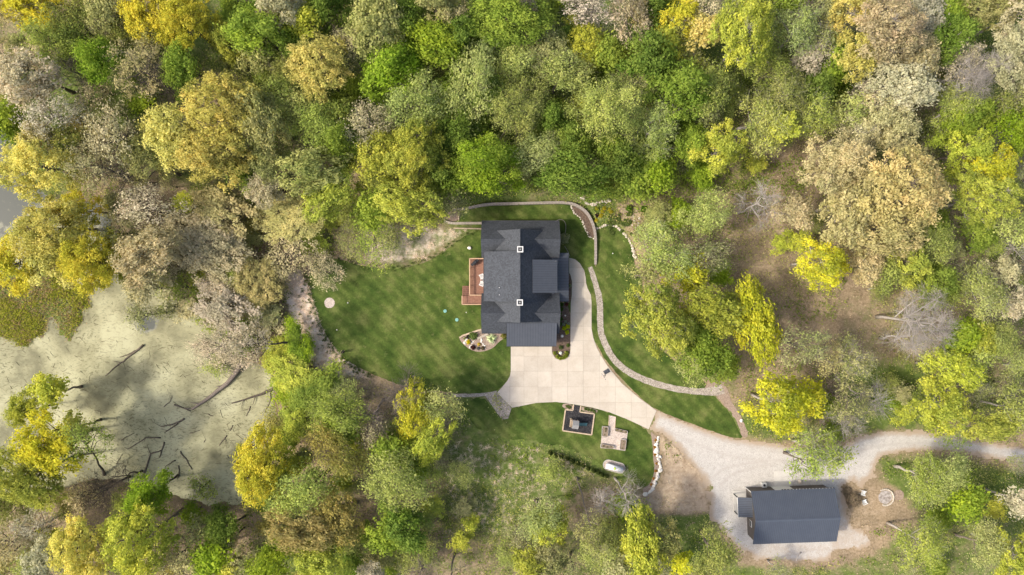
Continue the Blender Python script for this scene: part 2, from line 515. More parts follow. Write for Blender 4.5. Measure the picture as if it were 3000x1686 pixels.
def shingle_mat(name, c):
    m, nt, n, l = mat_new(name)
    out = n.new('ShaderNodeOutputMaterial'); b = n.new('ShaderNodeBsdfPrincipled')
    b.inputs['Roughness'].default_value = .85; b.inputs['Specular IOR Level'].default_value = .25
    l.new(b.outputs[0], out.inputs[0])
    tc = n.new('ShaderNodeTexCoord')
    vo = nd(n, 'ShaderNodeTexVoronoi', Scale=4.6); l.new(tc.outputs['Object'], vo.inputs['Vector'])
    s = n.new('ShaderNodeSeparateColor'); l.new(vo.outputs['Color'], s.inputs[0])
    no = nd(n, 'ShaderNodeTexNoise', Scale=9., Detail=6., Roughness=.85); l.new(tc.outputs['Object'], no.inputs['Vector'])
    n2 = nd(n, 'ShaderNodeTexNoise', Scale=.5, Detail=4., Roughness=.6); l.new(tc.outputs['Object'], n2.inputs['Vector'])
    a = n.new('ShaderNodeMath'); a.operation = 'MULTIPLY_ADD'; l.new(s.outputs[0], a.inputs[0]); a.inputs[1].default_value = .22
    a2 = n.new('ShaderNodeMath'); a2.operation = 'MULTIPLY_ADD'; l.new(no.outputs['Fac'], a2.inputs[0]); a2.inputs[1].default_value = .66; 
    a3 = n.new('ShaderNodeMath'); a3.operation = 'MULTIPLY'; l.new(n2.outputs['Fac'], a3.inputs[0]); a3.inputs[1].default_value = .10
    l.new(a3.outputs[0], a2.inputs[2]); l.new(a2.outputs[0], a.inputs[2])
    r = ramp(n, [(.34, tuple(x * .72 for x in c)), (.5, c), (.68, tuple(x * 1.4 for x in c))])
    l.new(a.outputs[0], r.inputs[0]); l.new(r.outputs[0], b.inputs['Base Color'])
    bp = nd(n, 'ShaderNodeBump', Strength=.4, Distance=.02); l.new(no.outputs['Fac'], bp.inputs['Height']); l.new(bp.outputs[0], b.inputs['Normal'])
    return m

def concrete_mat(name, c1, c2, stain):
    m, nt, n, l = mat_new(name)
    out = n.new('ShaderNodeOutputMaterial'); b = n.new('ShaderNodeBsdfPrincipled')
    b.inputs['Roughness'].default_value = .85; b.inputs['Specular IOR Level'].default_value = .25
    l.new(b.outputs[0], out.inputs[0])
    tc = n.new('ShaderNodeTexCoord'); oi = n.new('ShaderNodeObjectInfo')
    n1 = nd(n, 'ShaderNodeTexNoise', Scale=.35, Detail=6., Roughness=.65); l.new(tc.outputs['Object'], n1.inputs['Vector'])
    n2 = nd(n, 'ShaderNodeTexNoise', Scale=6., Detail=6., Roughness=.75); l.new(tc.outputs['Object'], n2.inputs['Vector'])
    n3 = nd(n, 'ShaderNodeTexNoise', Scale=1.1, Detail=5., Roughness=.7); l.new(tc.outputs['Object'], n3.inputs['Vector'])
    r1 = ramp(n, [(.32, c2), (.62, c1)]); l.new(n1.outputs['Fac'], r1.inputs[0])
    r2 = ramp(n, [(.3, .9), (.7, 1.07)]); l.new(n2.outputs['Fac'], r2.inputs[0])
    mu = n.new('ShaderNodeMix'); mu.data_type = 'RGBA'; mu.blend_type = 'MULTIPLY'; mu.inputs['Factor'].default_value = 1
    l.new(r1.outputs[0], mu.inputs[6]); l.new(r2.outputs[0], mu.inputs[7])
    r3 = ramp(n, [(.6, 0.), (.75, .5)]); l.new(n3.outputs['Fac'], r3.inputs[0])
    mx = n.new('ShaderNodeMix'); mx.data_type = 'RGBA'; l.new(r3.outputs[0], mx.inputs['Factor']); l.new(mu.outputs[2], mx.inputs[6]); mx.inputs[7].default_value = tuple(stain) + (1,)
    vr = n.new('ShaderNodeMapRange'); vr.inputs[3].default_value = .92; vr.inputs[4].default_value = 1.04; l.new(oi.outputs['Random'], vr.inputs[0])
    hs = n.new('ShaderNodeHueSaturation'); l.new(vr.outputs[0], hs.inputs['Value']); l.new(mx.outputs[2], hs.inputs['Color'])
    l.new(hs.outputs[0], b.inputs['Base Color'])
    bp = nd(n, 'ShaderNodeBump', Strength=.15, Distance=.01); l.new(n2.outputs['Fac'], bp.inputs['Height']); l.new(bp.outputs[0], b.inputs['Normal'])
    return m

M = {}
M['ground'] = ground_mat()
M['lawn'] = lawn_mat()
M['gravel'] = gravel_mat('limestone_gravel', [(.22, (.28, .26, .235)), (.42, (.40, .38, .35)), (.7, (.51, .485, .455))], 13., (.34, .27, .20))
M['riprap'] = gravel_mat('river_stone', [(.2, (.13, .108, .088)), (.45, (.275, .24, .20)), (.72, (.44, .395, .34))], 7.5)
M['peagravel'] = gravel_mat('pea_gravel', [(.2, (.26, .21, .18)), (.45, (.42, .355, .31)), (.72, (.54, .47, .41))], 8.)
M['rubber'] = gravel_mat('black_rubber_mulch', [(.25, (.012, .012, .014)), (.5, (.028, .027, .03)), (.72, (.065, .062, .062))], 7.)
M['mulch'] = simple('bark_mulch', (.075, .05, .036), (.16, .115, .085), 4., .95, .5, detail=7.)
M['mulch2'] = simple('dry_mulch', (.20, .145, .11), (.34, .265, .21), 4., .95, .5, detail=7.)
M['conc'] = concrete_mat('driveway_concrete', (.49, .44, .37), (.42, .37, .305), (.34, .30, .25))
M['conc2'] = concrete_mat('grey_concrete', (.52, .50, .46), (.45, .43, .40), (.40, .38, .35))
M['joint'] = simple('joint_sand', (.36, .325, .275), (.29, .26, .22), 5., .95)
M['pond'] = pond_mat()
M['shingle'] = shingle_mat('asphalt_shingle', (.054, .060, .070))
M['metal'] = simple('dark_standing_seam', (.057, .065, .080), (.066, .074, .090), 1.2, .5, 0, .0, spec=.5)
M['seam'] = simple('shadowed_seam', (.035, .04, .05), (.042, .047, .057), 1.2, .5, spec=.4)  # seams and ribs coloured darker than the roof to paint their shadow lines
M['barnmetal'] = simple('blue_grey_ribbed_metal', (.058, .069, .092), (.068, .080, .103), .8, .45, 0, .0, spec=.5)
M['trim'] = simple('dark_trim', (.035, .036, .04), (.045, .046, .05), 3., .6)
M['siding'] = simple('charcoal_siding', (.10, .10, .10), (.13, .13, .13), 2., .7)
M['barnwall'] = simple('brown_metal_siding', (.075, .065, .058), (.095, .083, .075), 1.5, .6)
M['white'] = simple('white_paint', (.66, .66, .64), (.58, .58, .56), 3., .5)
M['black'] = simple('black_plastic', (.012, .012, .013), (.02, .02, .022), 6., .5)
M['grill'] = simple('black_cover_cloth', (.014, .015, .018), (.035, .037, .042), 5., .55, .2)
M['glass'] = simple('window_glass', (.02, .025, .03), (.03, .035, .04), 1., .08, spec=.6)
M['deck'] = simple('red_brown_deck_board', (.20, .098, .066), (.275, .145, .10), 4., .75, .1)
M['rail'] = simple('tan_rail_wood', (.44, .29, .18), (.52, .36, .23), 5., .75)
M['timber'] = simple('landscape_timber', (.40, .31, .215), (.50, .40, .29), 4., .85, .2)
M['block'] = simple('retaining_block', (.235, .205, .18), (.34, .30, .265), 5., .9, .4)
M['blocklt'] = simple('retaining_block_light', (.34, .29, .23), (.44, .385, .315), 5., .9, .4)
M['rock'] = simple('limestone_boulder', (.40, .345, .275), (.60, .545, .465), 3.5, .9, .5, detail=6.)
M['rocklt'] = simple('pale_boulder', (.58, .54, .48), (.72, .69, .63), 3.5, .9, .5, detail=6.)
M['bark'] = simple('grey_bark', (.13, .105, .085), (.23, .195, .165), 5., .95, .5)
M['barklt'] = simple('pale_lit_bark', (.30, .27, .24), (.42, .385, .345), 5., .95, .4)  # pale dead wood, and sunlit trunk sides painted on trees at the right
M['barkdk'] = simple('dark_shaded_bark', (.055, .045, .036), (.11, .09, .072), 5., .95, .5)  # dark log bark, and shaded trunk sides painted on trees at the left
M['log'] = simple('waterlogged_wood', (.075, .06, .045), (.17, .14, .105), 4., .9, .5)
M['teal'] = simple('teal_plastic', (.16, .36, .31), (.20, .42, .36), 4., .5)
M['slide'] = simple('slide_plastic', (.07, .17, .175), (.10, .21, .215), 4., .35)
M['tank'] = simple('white_enamel', (.76, .76, .76), (.70, .70, .70), 2., .35, spec=.5)
M['lime'] = simple('lime_lid', (.36, .50, .07), (.42, .55, .10), 4., .5)
M['galv'] = simple('weathered_steel_bed', (.36, .33, .30), (.45, .42, .39), 4., .6)
M['soil'] = simple('garden_soil', (.15, .115, .08), (.26, .205, .15), 5., .95, .5, detail=6.)
M['ash'] = simple('wood_ash', (.16, .13, .11), (.42, .39, .37), 2.2, .95, .4, detail=6.)
M['tabletop'] = simple('grey_table', (.20, .20, .20), (.26, .26, .26), 4., .6)
M['leaf'] = leaf_mat('foliage', .45)
M['skin'] = simple('skin', (.48, .30, .22), (.52, .33, .25), 6., .6)
M['cloth'] = simple('black_clothing', (.014, .014, .017), (.026, .026, .03), 9., .9)
M['hair'] = simple('dark_hair', (.018, .013, .010), (.03, .022, .018), 12., .8)

# ------------------------------------------------------------------ outlines in photo pixels
WALL_N = [(1327.6, 614), (1348, 613.5), (1373, 609.7), (1404, 603), (1435, 598.7), (1466, 598), (1524.5, 597), (1591, 595), (1642.6, 594), (1669.5, 595.6), (1690, 602.5), (1709, 614), (1723.4, 628), (1735, 651), (1742, 672), (1745, 692.6), (1746, 726), (1746, 753), (1745.6, 775.5)]
EDGE_E = [(1748.5, 669), (1771.7, 662), (1799, 660), (1814.5, 670.7), (1834, 690), (1849, 713), (1859, 744), (1861, 756)]
DRIVE = [(1667.5, 756), (1684, 760), (1698.6, 772), (1711, 792), (1716, 815), (1717, 830), (1721, 845), (1731, 864.5), (1733, 886), (1733, 963), (1738, 990), (1748, 1019), (1763, 1046), (1780, 1073), (1822, 1124), (1872.7, 1166.7), (1923, 1203.6), (1900, 1258), (1838, 1229), (1783, 1207.5), (1733, 1194), (1680.5, 1185), (1628, 1178), (1570, 1181), (1531, 1189), (1500, 1195), (1478, 1174), (1456, 1151), (1471, 1135), (1486, 1117), (1494, 1102), (1496.5, 1088), (1496.5, 995), (1617, 995), (1617, 1022), (1618, 1035.5), (1626, 1050), (1642.6, 1056), (1659, 1051), (1669.6, 1037.6), (1671, 1027), (1671.5, 950), (1672, 888), (1675, 866), (1675.5, 825), (1672, 808), (1667.5, 800)]
LAWN_W = [(1418, 672), (1395, 677), (1356, 694), (1313, 729), (1266, 760), (1216, 779), (1146, 791), (1099, 785), (1045, 777), (1002, 762), (952, 753), (930, 757), (911, 779), (905, 818), (913, 865), (926.6, 911), (944, 962), (961.6, 993), (983, 1024), (1006, 1051), (1037, 1070.6), (1072, 1086), (1100, 1100), (1150, 1122), (1223, 1140), (1328, 1152), (1390, 1154), (1452, 1148), (1470, 1133), (1484, 1117), (1500, 1090), (1500, 990), (1420, 985), (1420, 672)]
LAWN_N = [(1346, 619), (1404, 607), (1435, 602), (1524, 600.5), (1642, 597.5), (1669, 599), (1690, 606), (1707, 617), (1720, 630), (1732, 652), (1739, 673), (1742, 693), (1743, 730), (1743, 781), (1748, 780), (1750, 730), (1750, 672), (1772, 665), (1799, 663), (1813, 673), (1832, 692), (1847, 715), (1857, 745), (1861, 790), (1880, 800), (1882, 850), (1876, 900), (1888, 960), (1920, 1010), (1954, 1039), (2004, 1082), (2070, 1121), (2064, 1139), (2086, 1157), (2105, 1172), (2140, 1213), (2166, 1266), (2179, 1286), (2140, 1282), (2082, 1263), (2004, 1233), (1922, 1202), (1870, 1160), (1780, 1068), (1735, 985), (1700, 960), (1660, 900), (1600, 800), (1500, 660), (1420, 650), (1405, 646), (1345, 646)]
LAWN_S = [(1500, 1192), (1531, 1187), (1570, 1179), (1628, 1176), (1680, 1183), (1733, 1192), (1783, 1205), (1838, 1227), (1890, 1252), (1905, 1275), (1911.5, 1291), (1912, 1320), (1913, 1341), (1917, 1372), (1914, 1392), (1907, 1410), (1896, 1424), (1880, 1425), (1861, 1417), (1841, 1392), (1805, 1378), (1764, 1366), (1720, 1338), (1675, 1318), (1640, 1305), (1597, 1300), (1550, 1290), (1500, 1288), (1468, 1276), (1440, 1270), (1410, 1262), (1385, 1240), (1365, 1215), (1340, 1185), (1330, 1166), (1420, 1162), (1468, 1226), (1487, 1226)]
GRAVEL = [(1904, 1257), (1923, 1203), (2004.7, 1234.6), (2082, 1264), (2140.5, 1283), (2179, 1288), (2260, 1300), (2380, 1312), (2450, 1308), (2490.7, 1295), (2521.7, 1275), (2580, 1264), (2638, 1260), (2696, 1264), (2760, 1270), (2813, 1279), (2890.5, 1296), (3000, 1308), (3150, 1325), (3150, 1392), (3000, 1365), (2910, 1345), (2832, 1330), (2754.7, 1323), (2677, 1322), (2619, 1330), (2580, 1341), (2566, 1365), (2560, 1395), (2530, 1412), (2520, 1440), (2500, 1410), (2470, 1430), (2475, 1500), (2500, 1545), (2545, 1560), (2555, 1590), (2520, 1612), (2450, 1618), (2420, 1645), (2330, 1652), (2220, 1640), (2152, 1601), (2121, 1563), (2082, 1528), (2078, 1493), (2078, 1446), (2063, 1403.5), (2024, 1362), (1985, 1310), (1938.6, 1268)]
POND = [(-400, 330), (30, 330), (75, 420), (70, 520), (150, 590), (280, 590), (335, 640), (330, 700), (345, 770), (400, 800), (480, 845), (560, 905), (640, 965), (700, 1035), (770, 1075), (805, 1120), (810, 1220), (770, 1300), (760, 1440), (700, 1475), (620, 1480), (560, 1468), (500, 1450), (440, 1415), (380, 1408), (280, 1412), (200, 1425), (100, 1445), (-400, 1500)]
ISLE = [(-300, 820), (0, 800), (60, 780), (110, 700), (170, 690), (200, 760), (225, 830), (255, 855), (264, 900), (235, 955), (206, 1000), (190, 985), (170, 985), (150, 940), (130, 985), (105, 1000), (88, 1025), (60, 1030), (35, 1000), (-60, 985), (-300, 1000)]
POND_Z = -1.5
POND_W = W(POND, POND_Z); ISLE_W = W(ISLE, POND_Z)
BARN = [(2150, 1420), (2470, 1410), (2480, 1620), (2170, 1625)]
RAISE = W([(1327.6, 611)] + [(p[0], p[1] - 2) for p in WALL_N[1:9]] + [(1690, 600), (1711, 612), (1726, 627), (1738, 650), (1746, 668), (1772, 659), (1799, 657), (1817, 668), (1837, 688), (1852, 712), (1866, 756), (1950, 800), (2300, 800), (2700, 700), (3600, 700), (3600, -900), (-600, -900), (-600, 100), (700, 300), (1000, 560), (1270, 625)])
FLATS = [[(1405, 640), (1672, 640), (1672, 1020), (1405, 1000)], [(2480, 1400), (2670, 1400), (2670, 1520), (2480, 1520)], [(1295, 640), (1310, 620), (1346, 618), (1346, 655), (1412, 650), (1412, 676), (1300, 656)],
         [(2072, 1122), (2105, 1110), (2125, 1125), (2140, 1170), (2165, 1210), (2195, 1270), (2178, 1288), (2064, 1142)], [(1890, 1250), (1940, 1270), (1940, 1400), (1910, 1450), (1880, 1450)], [(1750, 1340), (1850, 1340), (1850, 1405), (1750, 1405)]]
YARD = [W(p) for p in (DRIVE, LAWN_W, LAWN_N, LAWN_S, GRAVEL)] + [W(BARN)] + [W(p) for p in FLATS]

def ground_z(X, Y):
    X = np.asarray(X, float); Y = np.asarray(Y, float)
    flat = np.full(X.shape, 1e9)
    for p in YARD: flat = np.minimum(flat, sd_poly(X, Y, p))
    rough = sstep(0.5, 6., flat)
    z = rough * ((N1.fbm(X * .07, Y * .07, 4) - .5) * 1.6 + (N2.fbm(X * .5, Y * .5, 3) - .5) * .25)
    rs = -sd_poly(X, Y, RAISE)
    z = z + 0.95 * sstep(0.05, 1.0, rs) * np.where(flat < 0.3, 0, 1) + 2.0 * sstep(10, 60, rs)
    sp = sd_poly(X, Y, POND_W) + (N3.fbm(X * .35, Y * .35, 4) - .5) * 2.2
    si = sd_poly(X, Y, ISLE_W) + (N3.fbm(X * .55 + 9, Y * .55, 4) - .5) * 3.0
    bank = POND_Z + (z - POND_Z) * sstep(0., 7.5, sp) + .28 * sstep(-.3, 1.2, sp) * (1 - sstep(3., 7.5, sp))
    zp = POND_Z - .5 * sstep(0, 2.5, -sp)
    zz = np.where(sp > 0, np.minimum(bank, z + .3), zp)
    isl = POND_Z + .22 * sstep(0.1, -2.5, si) - .35 * sstep(-.2, .9, si)
    zz = np.where(sp < 0, np.maximum(zz, isl), zz)
    return zz

GX = np.arange(-190, 190.1, .5); GY = np.arange(-110, 110.1, .5)
GZ = ground_z(*[q.ravel() for q in np.meshgrid(GX, GY)]).reshape(len(GY), len(GX))
def gz(x, y):
    u = min(max((x + 190) * 2, 0), len(GX) - 1.001); v = min(max((y + 110) * 2, 0), len(GY) - 1.001)
    i, j = int(u), int(v); a, b = u - i, v - j
    return float((GZ[j, i] * (1 - a) + GZ[j, i + 1] * a) * (1 - b) + (GZ[j + 1, i] * (1 - a) + GZ[j + 1, i + 1] * a) * b)

def P(px, py, h=0.0):
    """photo pixel -> point on the ground (raised by h)"""
    z = 0.0
    for _ in range(4):
        x, y = U(px, py, z + h)
        z = gz(x, y)
    return Vector((x, y, z + h))

# ------------------------------------------------------------------ ground sheet
def build_ground():
    xs = np.concatenate([-100 - np.array([1, 2.5, 5, 9, 15, 25, 45, 90, 180, 350, 700])[::-1], np.arange(-100, 100.01, .5), 100 + np.array([1, 2.5, 5, 9, 15, 25, 45, 90, 180, 350, 700])])
    ys = np.concatenate([-60 - np.array([1, 2.5, 5, 9, 15, 25, 45, 90, 180, 350, 700])[::-1], np.arange(-60, 60.01, .5), 60 + np.array([1, 2.5, 5, 9, 15, 25, 45, 90, 180, 350, 700])])
    X, Y = np.meshgrid(xs, ys)
    nx, ny = len(xs), len(ys)
    X = X.ravel(); Y = Y.ravel()
    Z = ground_z(X, Y)
    me = bpy.data.meshes.new('ground')
    i = np.arange(nx * ny).reshape(ny, nx)
    q = np.stack([i[:-1, :-1], i[:-1, 1:], i[1:, 1:], i[1:, :-1]], -1).reshape(-1, 4)
    me.vertices.add(nx * ny); me.loops.add(q.size); me.polygons.add(len(q))
    me.vertices.foreach_set('co', np.stack([X, Y, Z], -1).ravel())
    me.loops.foreach_set('vertex_index', q.ravel())
    me.polygons.foreach_set('loop_start', np.arange(len(q)) * 4)
    me.polygons.foreach_set('use_smooth', np.ones(len(q), bool))
    me.update()
    def soft(poly, wdt): return sstep(wdt, -wdt, sd_poly(X, Y, W(poly)))
    grass = .42 + .45 * (N1.fbm(X * .06 + 40, Y * .06, 3) - .5) * 2
    for poly, v, wd in [
        ([(1000, -50), (2300, -50), (2250, 300), (2000, 480), (1500, 560), (1150, 500)], .62, 6),
        ([(1330, 1160), (1500, 1180), (1900, 1250), (1920, 1420), (1850, 1440), (1500, 1350), (1380, 1300), (1330, 1230)], .62, 3),
        ([(1290, 1250), (1500, 1290), (1700, 1340), (1760, 1420), (1640, 1500), (1450, 1600), (1290, 1560)], .60, 4),
        ([(2150, 1640), (2480, 1625), (2600, 1560), (2720, 1480), (3100, 1520), (3100, 1800), (2100, 1800)], .56, 4),
        ([(1950, 560), (2900, 560), (2950, 1100), (2350, 1150)], .44, 6),
        ([(2480, 1080), (2720, 1080), (2740, 1250), (2600, 1255), (2450, 1270)], .72, 3),
        ([(2570, 1345), (2760, 1328), (3050, 1390), (3050, 1560), (2900, 1520), (2700, 1500), (2600, 1420)], .68, 3),
        ([(1990, 1480), (2080, 1490), (2090, 1560), (2200, 1690), (1950, 1690)], .70, 3),
        ([(2050, 1200), (2350, 1180), (2400, 1310), (2180, 1290)], .65, 3),
        ([(1950, 620), (2300, 560), (2500, 700), (2480, 1000), (2200, 1100)], .36, 5),
        ([(1100, 640), (1410, 680), (1360, 700), (1260, 760), (1100, 780), (1050, 700)], .50, 2),
        ([(900, 750), (915, 860), (960, 990), (1100, 1100), (1060, 1095), (950, 1010), (895, 850)], .40, 1.2),
        ([(0, 780), (200, 760), (230, 900), (150, 960), (40, 980)], .62, 3)]:
        mk = soft(poly, wd); grass = grass * (1 - mk) + v * mk
    dirt = np.zeros_like(X)
    for poly, v, wd in [
        ([(1920, 1265), (1990, 1310), (2070, 1400), (2080, 1500), (2010, 1510), (1900, 1500), (1880, 1450), (1935, 1420), (1945, 1360), (1930, 1300)], .8, 2.5),
        ([(2480, 1400), (2620, 1400), (2680, 1500), (2600, 1620), (2450, 1680), (2150, 1680), (2080, 1560)], .42, 3),
        ([(2070, 480), (2140, 480), (2110, 520), (2050, 560)], .7, 1.5),
        ([(2240, 520), (2290, 540), (2290, 640), (2350, 720), (2300, 740), (2230, 660)], .65, 2),
        ([(1800, 590), (1890, 600), (1890, 650), (1850, 690), (1800, 650)], .6, 2),
        ([(2420, 700), (2560, 860), (2540, 900), (2400, 760)], .45, 2)]:
        mk = soft(poly, wd); dirt = np.maximum(dirt, v * mk)
    straw = np.zeros_like(X)
    for poly, v, wd in [
        ([(880, 790), (912, 860), (944, 960), (985, 1030), (1070, 1090), (1090, 1110), (1000, 1100), (930, 1090), (872, 1000), (852, 930), (826, 850), (840, 800)], .88, 2.2),
        ([(1050, 640), (1340, 660), (1395, 680), (1310, 725), (1260, 755), (1150, 785), (1060, 770)], .55, 1.5),
        ([(1320, 1290), (1480, 1300), (1640, 1330), (1760, 1400), (1650, 1480), (1480, 1560), (1300, 1560), (1290, 1400)], .50, 3),
        ([(930, 660), (1060, 700), (1060, 770), (960, 750), (920, 720)], .42, 2)]:
        mk = soft(poly, wd); straw = np.maximum(straw, v * mk)
    sp = sd_poly(X, Y, POND_W)
    mud = sstep(2.5, 0., sp) * .6 * (1 - sstep(0, 1, straw)) * (sp > -.6)
    grass = grass * (1 - sstep(.2, .7, dirt)) * (1 - .8 * sstep(.6, .95, straw))
    grass = np.where(sp < 0, np.where(Z > POND_Z, .58, 0), grass)
    for nm, a in (('grass', grass), ('dirt', dirt), ('straw', straw), ('mud', mud)):
        at = me.attributes.new(nm, 'FLOAT', 'POINT'); at.data.foreach_set('value', a.astype(np.float32))
    o = link('ground', me, None, M['ground']); tag(o, kind='structure')
build_ground()

# pond surface (fine grid so that the open patches can follow an attribute)
def build_pond():
    xs = np.arange(-170, -36, 1.0); ys = np.arange(-44, 36, 1.0)
    X, Y = np.meshgrid(xs, ys); nx, ny = len(xs), len(ys)
    X = X.ravel(); Y = Y.ravel()
    mb = [(float(a), float(b), POND_Z) for a, b in zip(X, Y)]
    i = np.arange(nx * ny).reshape(ny, nx)
    q = np.stack([i[:-1, :-1], i[:-1, 1:], i[1:, 1:], i[1:, :-1]], -1).reshape(-1, 4)
    keep = sd_poly(X, Y, POND_W) < 3.0
    q = q[keep[q].all(1)]
    me = bpy.data.meshes.new('pond'); me.from_pydata(mb, [], q.tolist())
    op = np.zeros_like(X)
    for c, r in (((290, 610), 5.), ((20, 440), 9.), ((10, 570), 11.), ((430, 945), 2.2), ((330, 640), 3.)):
        cx, cy = U(c[0], c[1], POND_Z)
        op = np.maximum(op, .75 * np.exp(-((X - cx) ** 2 + (Y - cy) ** 2) / (r * r)))
    me.attributes.new('open', 'FLOAT', 'POINT').data.foreach_set('value', op.astype(np.float32))
    tag(link('pond', me, None, M['pond']), kind='structure')
build_pond()

# ------------------------------------------------------------------ lawns, drive, paths, beds
def lawn(name, pts, jit=.12):
    q = jitter(densify(smooth_poly(W(pts), 1), .45), jit, 1.3, 5)
    tag(sheet(name, q, .024, M['lawn']), kind='structure')
lawn('lawn_west', LAWN_W, .15)
lawn('lawn_east', LAWN_N, .12)
lawn('lawn_south', LAWN_S, .55)

def build_gravel():
    poly = W(GRAVEL)
    st = .3
    xs = np.arange(20, 102, st); ys = np.arange(-52, -18, st)
    X, Y = np.meshgrid(xs, ys); nx, ny = len(xs), len(ys); X = X.ravel(); Y = Y.ravel()
    amp = np.where(Y < -33, 3.0, 1.0)
    sd = sd_poly(X, Y, poly) + (N2.fbm(X * .6, Y * .6, 5) - .5) * amp
    keep = sd < 0
    i = np.arange(nx * ny).reshape(ny, nx)
    q = np.stack([i[:-1, :-1], i[:-1, 1:], i[1:, 1:], i[1:, :-1]], -1).reshape(-1, 4)
    q = q[keep[q].sum(1) >= 3]
    jx = (rng.random(nx * ny) - .5) * st * .6; jy = (rng.random(nx * ny) - .5) * st * .6
    used = np.unique(q); mp = -np.ones(nx * ny, int); mp[used] = np.arange(len(used))
    vs = [(float(X[k] + jx[k]), float(Y[k] + jy[k]), .012) for k in used]
    me = bpy.data.meshes.new('gravel_road'); me.from_pydata(vs, [], mp[q].tolist())
    edge = sstep(-2.2, 0.2, sd_poly(X, Y, poly))
    edge = np.maximum(edge, .62 * sstep(-32, -37, Y) * sstep(53, 57, X)); edge = np.maximum(edge, .5 * sstep(-43, -46, Y))
    me.attributes.new('edge', 'FLOAT', 'POINT').data.foreach_set('value', edge[used].astype(np.float32))
    rut = np.zeros_like(X)
    for ln in ([(1960, 1235), (2100, 1290), (2300, 1330), (2480, 1330), (2600, 1300), (2800, 1300), (3000, 1335)], [(1945, 1258), (2080, 1320), (2200, 1350), (2350, 1352)],
               [(2090, 1400), (2120, 1370), (2180, 1360), (2250, 1352)], [(2110, 1425), (2140, 1390), (2200, 1372), (2260, 1362)]):
        d = sd_line(X, Y, smooth_poly(W(ln), 2, False)); rut = np.maximum(rut, .55 * np.exp(-(d / .28) ** 2))
    me.attributes.new('rut', 'FLOAT', 'POINT').data.foreach_set('value', rut[used].astype(np.float32))
    tag(link('gravel_road', me, None, M['gravel']), kind='structure')
build_gravel()

def clip_poly(poly, x0, y0, x1, y1):
    def cl(pts, ins, inter):
        o = []
        for i in range(len(pts)):
            a = pts[i - 1]; b = pts[i]
            if ins(b):
                if not ins(a): o.append(inter(a, b))
                o.append(b)
            elif ins(a): o.append(inter(a, b))
        return o
    def ix(v): return lambda a, b: (v, a[1] + (b[1] - a[1]) * (v - a[0]) / (b[0] - a[0]))
    def iy(v): return lambda a, b: (a[0] + (b[0] - a[0]) * (v - a[1]) / (b[1] - a[1]), v)
    for ins, it in ((lambda p: p[0] >= x0, ix(x0)), (lambda p: p[0] <= x1, ix(x1)), (lambda p: p[1] >= y0, iy(y0)), (lambda p: p[1] <= y1, iy(y1))):
        if poly: poly = cl(poly, ins, it)
    return poly

def build_drive():
    poly = W(DRIVE)
    base = sheet('driveway', poly, .035, M['joint']); tag(base, kind='structure')
    gx = [1440, 1493.5, 1535, 1576, 1617, 1663, 1709, 1757, 1803, 1849, 1895, 1940]
    gy = [740, 785, 829, 874, 917, 957, 998.6, 1043.8, 1088, 1134, 1180, 1225, 1270]
    g = .022
    for i in range(len(gx) - 1):
        for j in range(len(gy) - 1):
            x0, y1 = U(gx[i], gy[j]); x1, y0 = U(gx[i + 1], gy[j + 1])
            c = clip_poly(poly, x0 + g, y0 + g, x1 - g, y1 - g)
            if len(c) < 3: continue
            d = [c[0]]
            for p in c[1:]:
                if math.hypot(p[0] - d[-1][0], p[1] - d[-1][1]) > .01: d.append(p)
            if len(d) < 3: continue
            a = abs(sum(d[k][0] * d[(k + 1) % len(d)][1] - d[(k + 1) % len(d)][0] * d[k][1] for k in range(len(d)))) / 2
            if a < .08: continue
            bm = bmesh.new()
            f = bm.faces.new([bm.verts.new((x, y, .06)) for x, y in d]); bm.normal_update()
            if f.normal.z < 0: f.normal_flip()
            r = bmesh.ops.extrude_face_region(bm, geom=[f])
            # lower skirt: move the original face's copy down
            vs = [e for e in r['geom'] if isinstance(e, bmesh.types.BMVert)]
            for v in vs: v.co.z = .0605
            for v in bm.verts:
                if v not in vs: v.co.z = .03
            bmesh.ops.recalc_face_normals(bm, faces=bm.faces)
            bmesh.ops.triangulate(bm, faces=[q for q in bm.faces if len(q.verts) > 4])
            me = bpy.data.meshes.new('concrete_slab'); bm.to_mesh(me); bm.free()
            link('concrete_slab', me, base, M['conc'])
build_drive()

PATH_E = [(1728.6, 783), (1733, 795), (1742.6, 826), (1752, 857), (1757, 888), (1758, 927), (1758, 958), (1764, 989), (1779.5, 1024), (1799, 1055), (1830, 1084), (1869, 1105.5), (1907.6, 1121), (1966, 1137.6), (2016, 1145), (2063, 1149), (2100, 1146), (2118, 1138)]
tag(ribbon('stone_path', W(PATH_E), lambda t: .75 + .35 * min(1, t * 5) + (.9 * max(0, t - .88) / .12), .04, M['riprap'], .10), kind='structure')
tag(ribbon('stone_path', W([(1326, 1159), (1360, 1159), (1400, 1158), (1424, 1156), (1456, 1150)]), .55, .036, M['riprap'], .08), kind='structure')
tag(sheet('stone_chute', jitter(densify(W([(1421.6, 1160), (1454.6, 1150), (1478, 1175), (1499, 1197), (1489, 1226), (1478, 1229), (1467, 1226)]), .4), .1, 1.5), .041, M['riprap']), kind='structure')

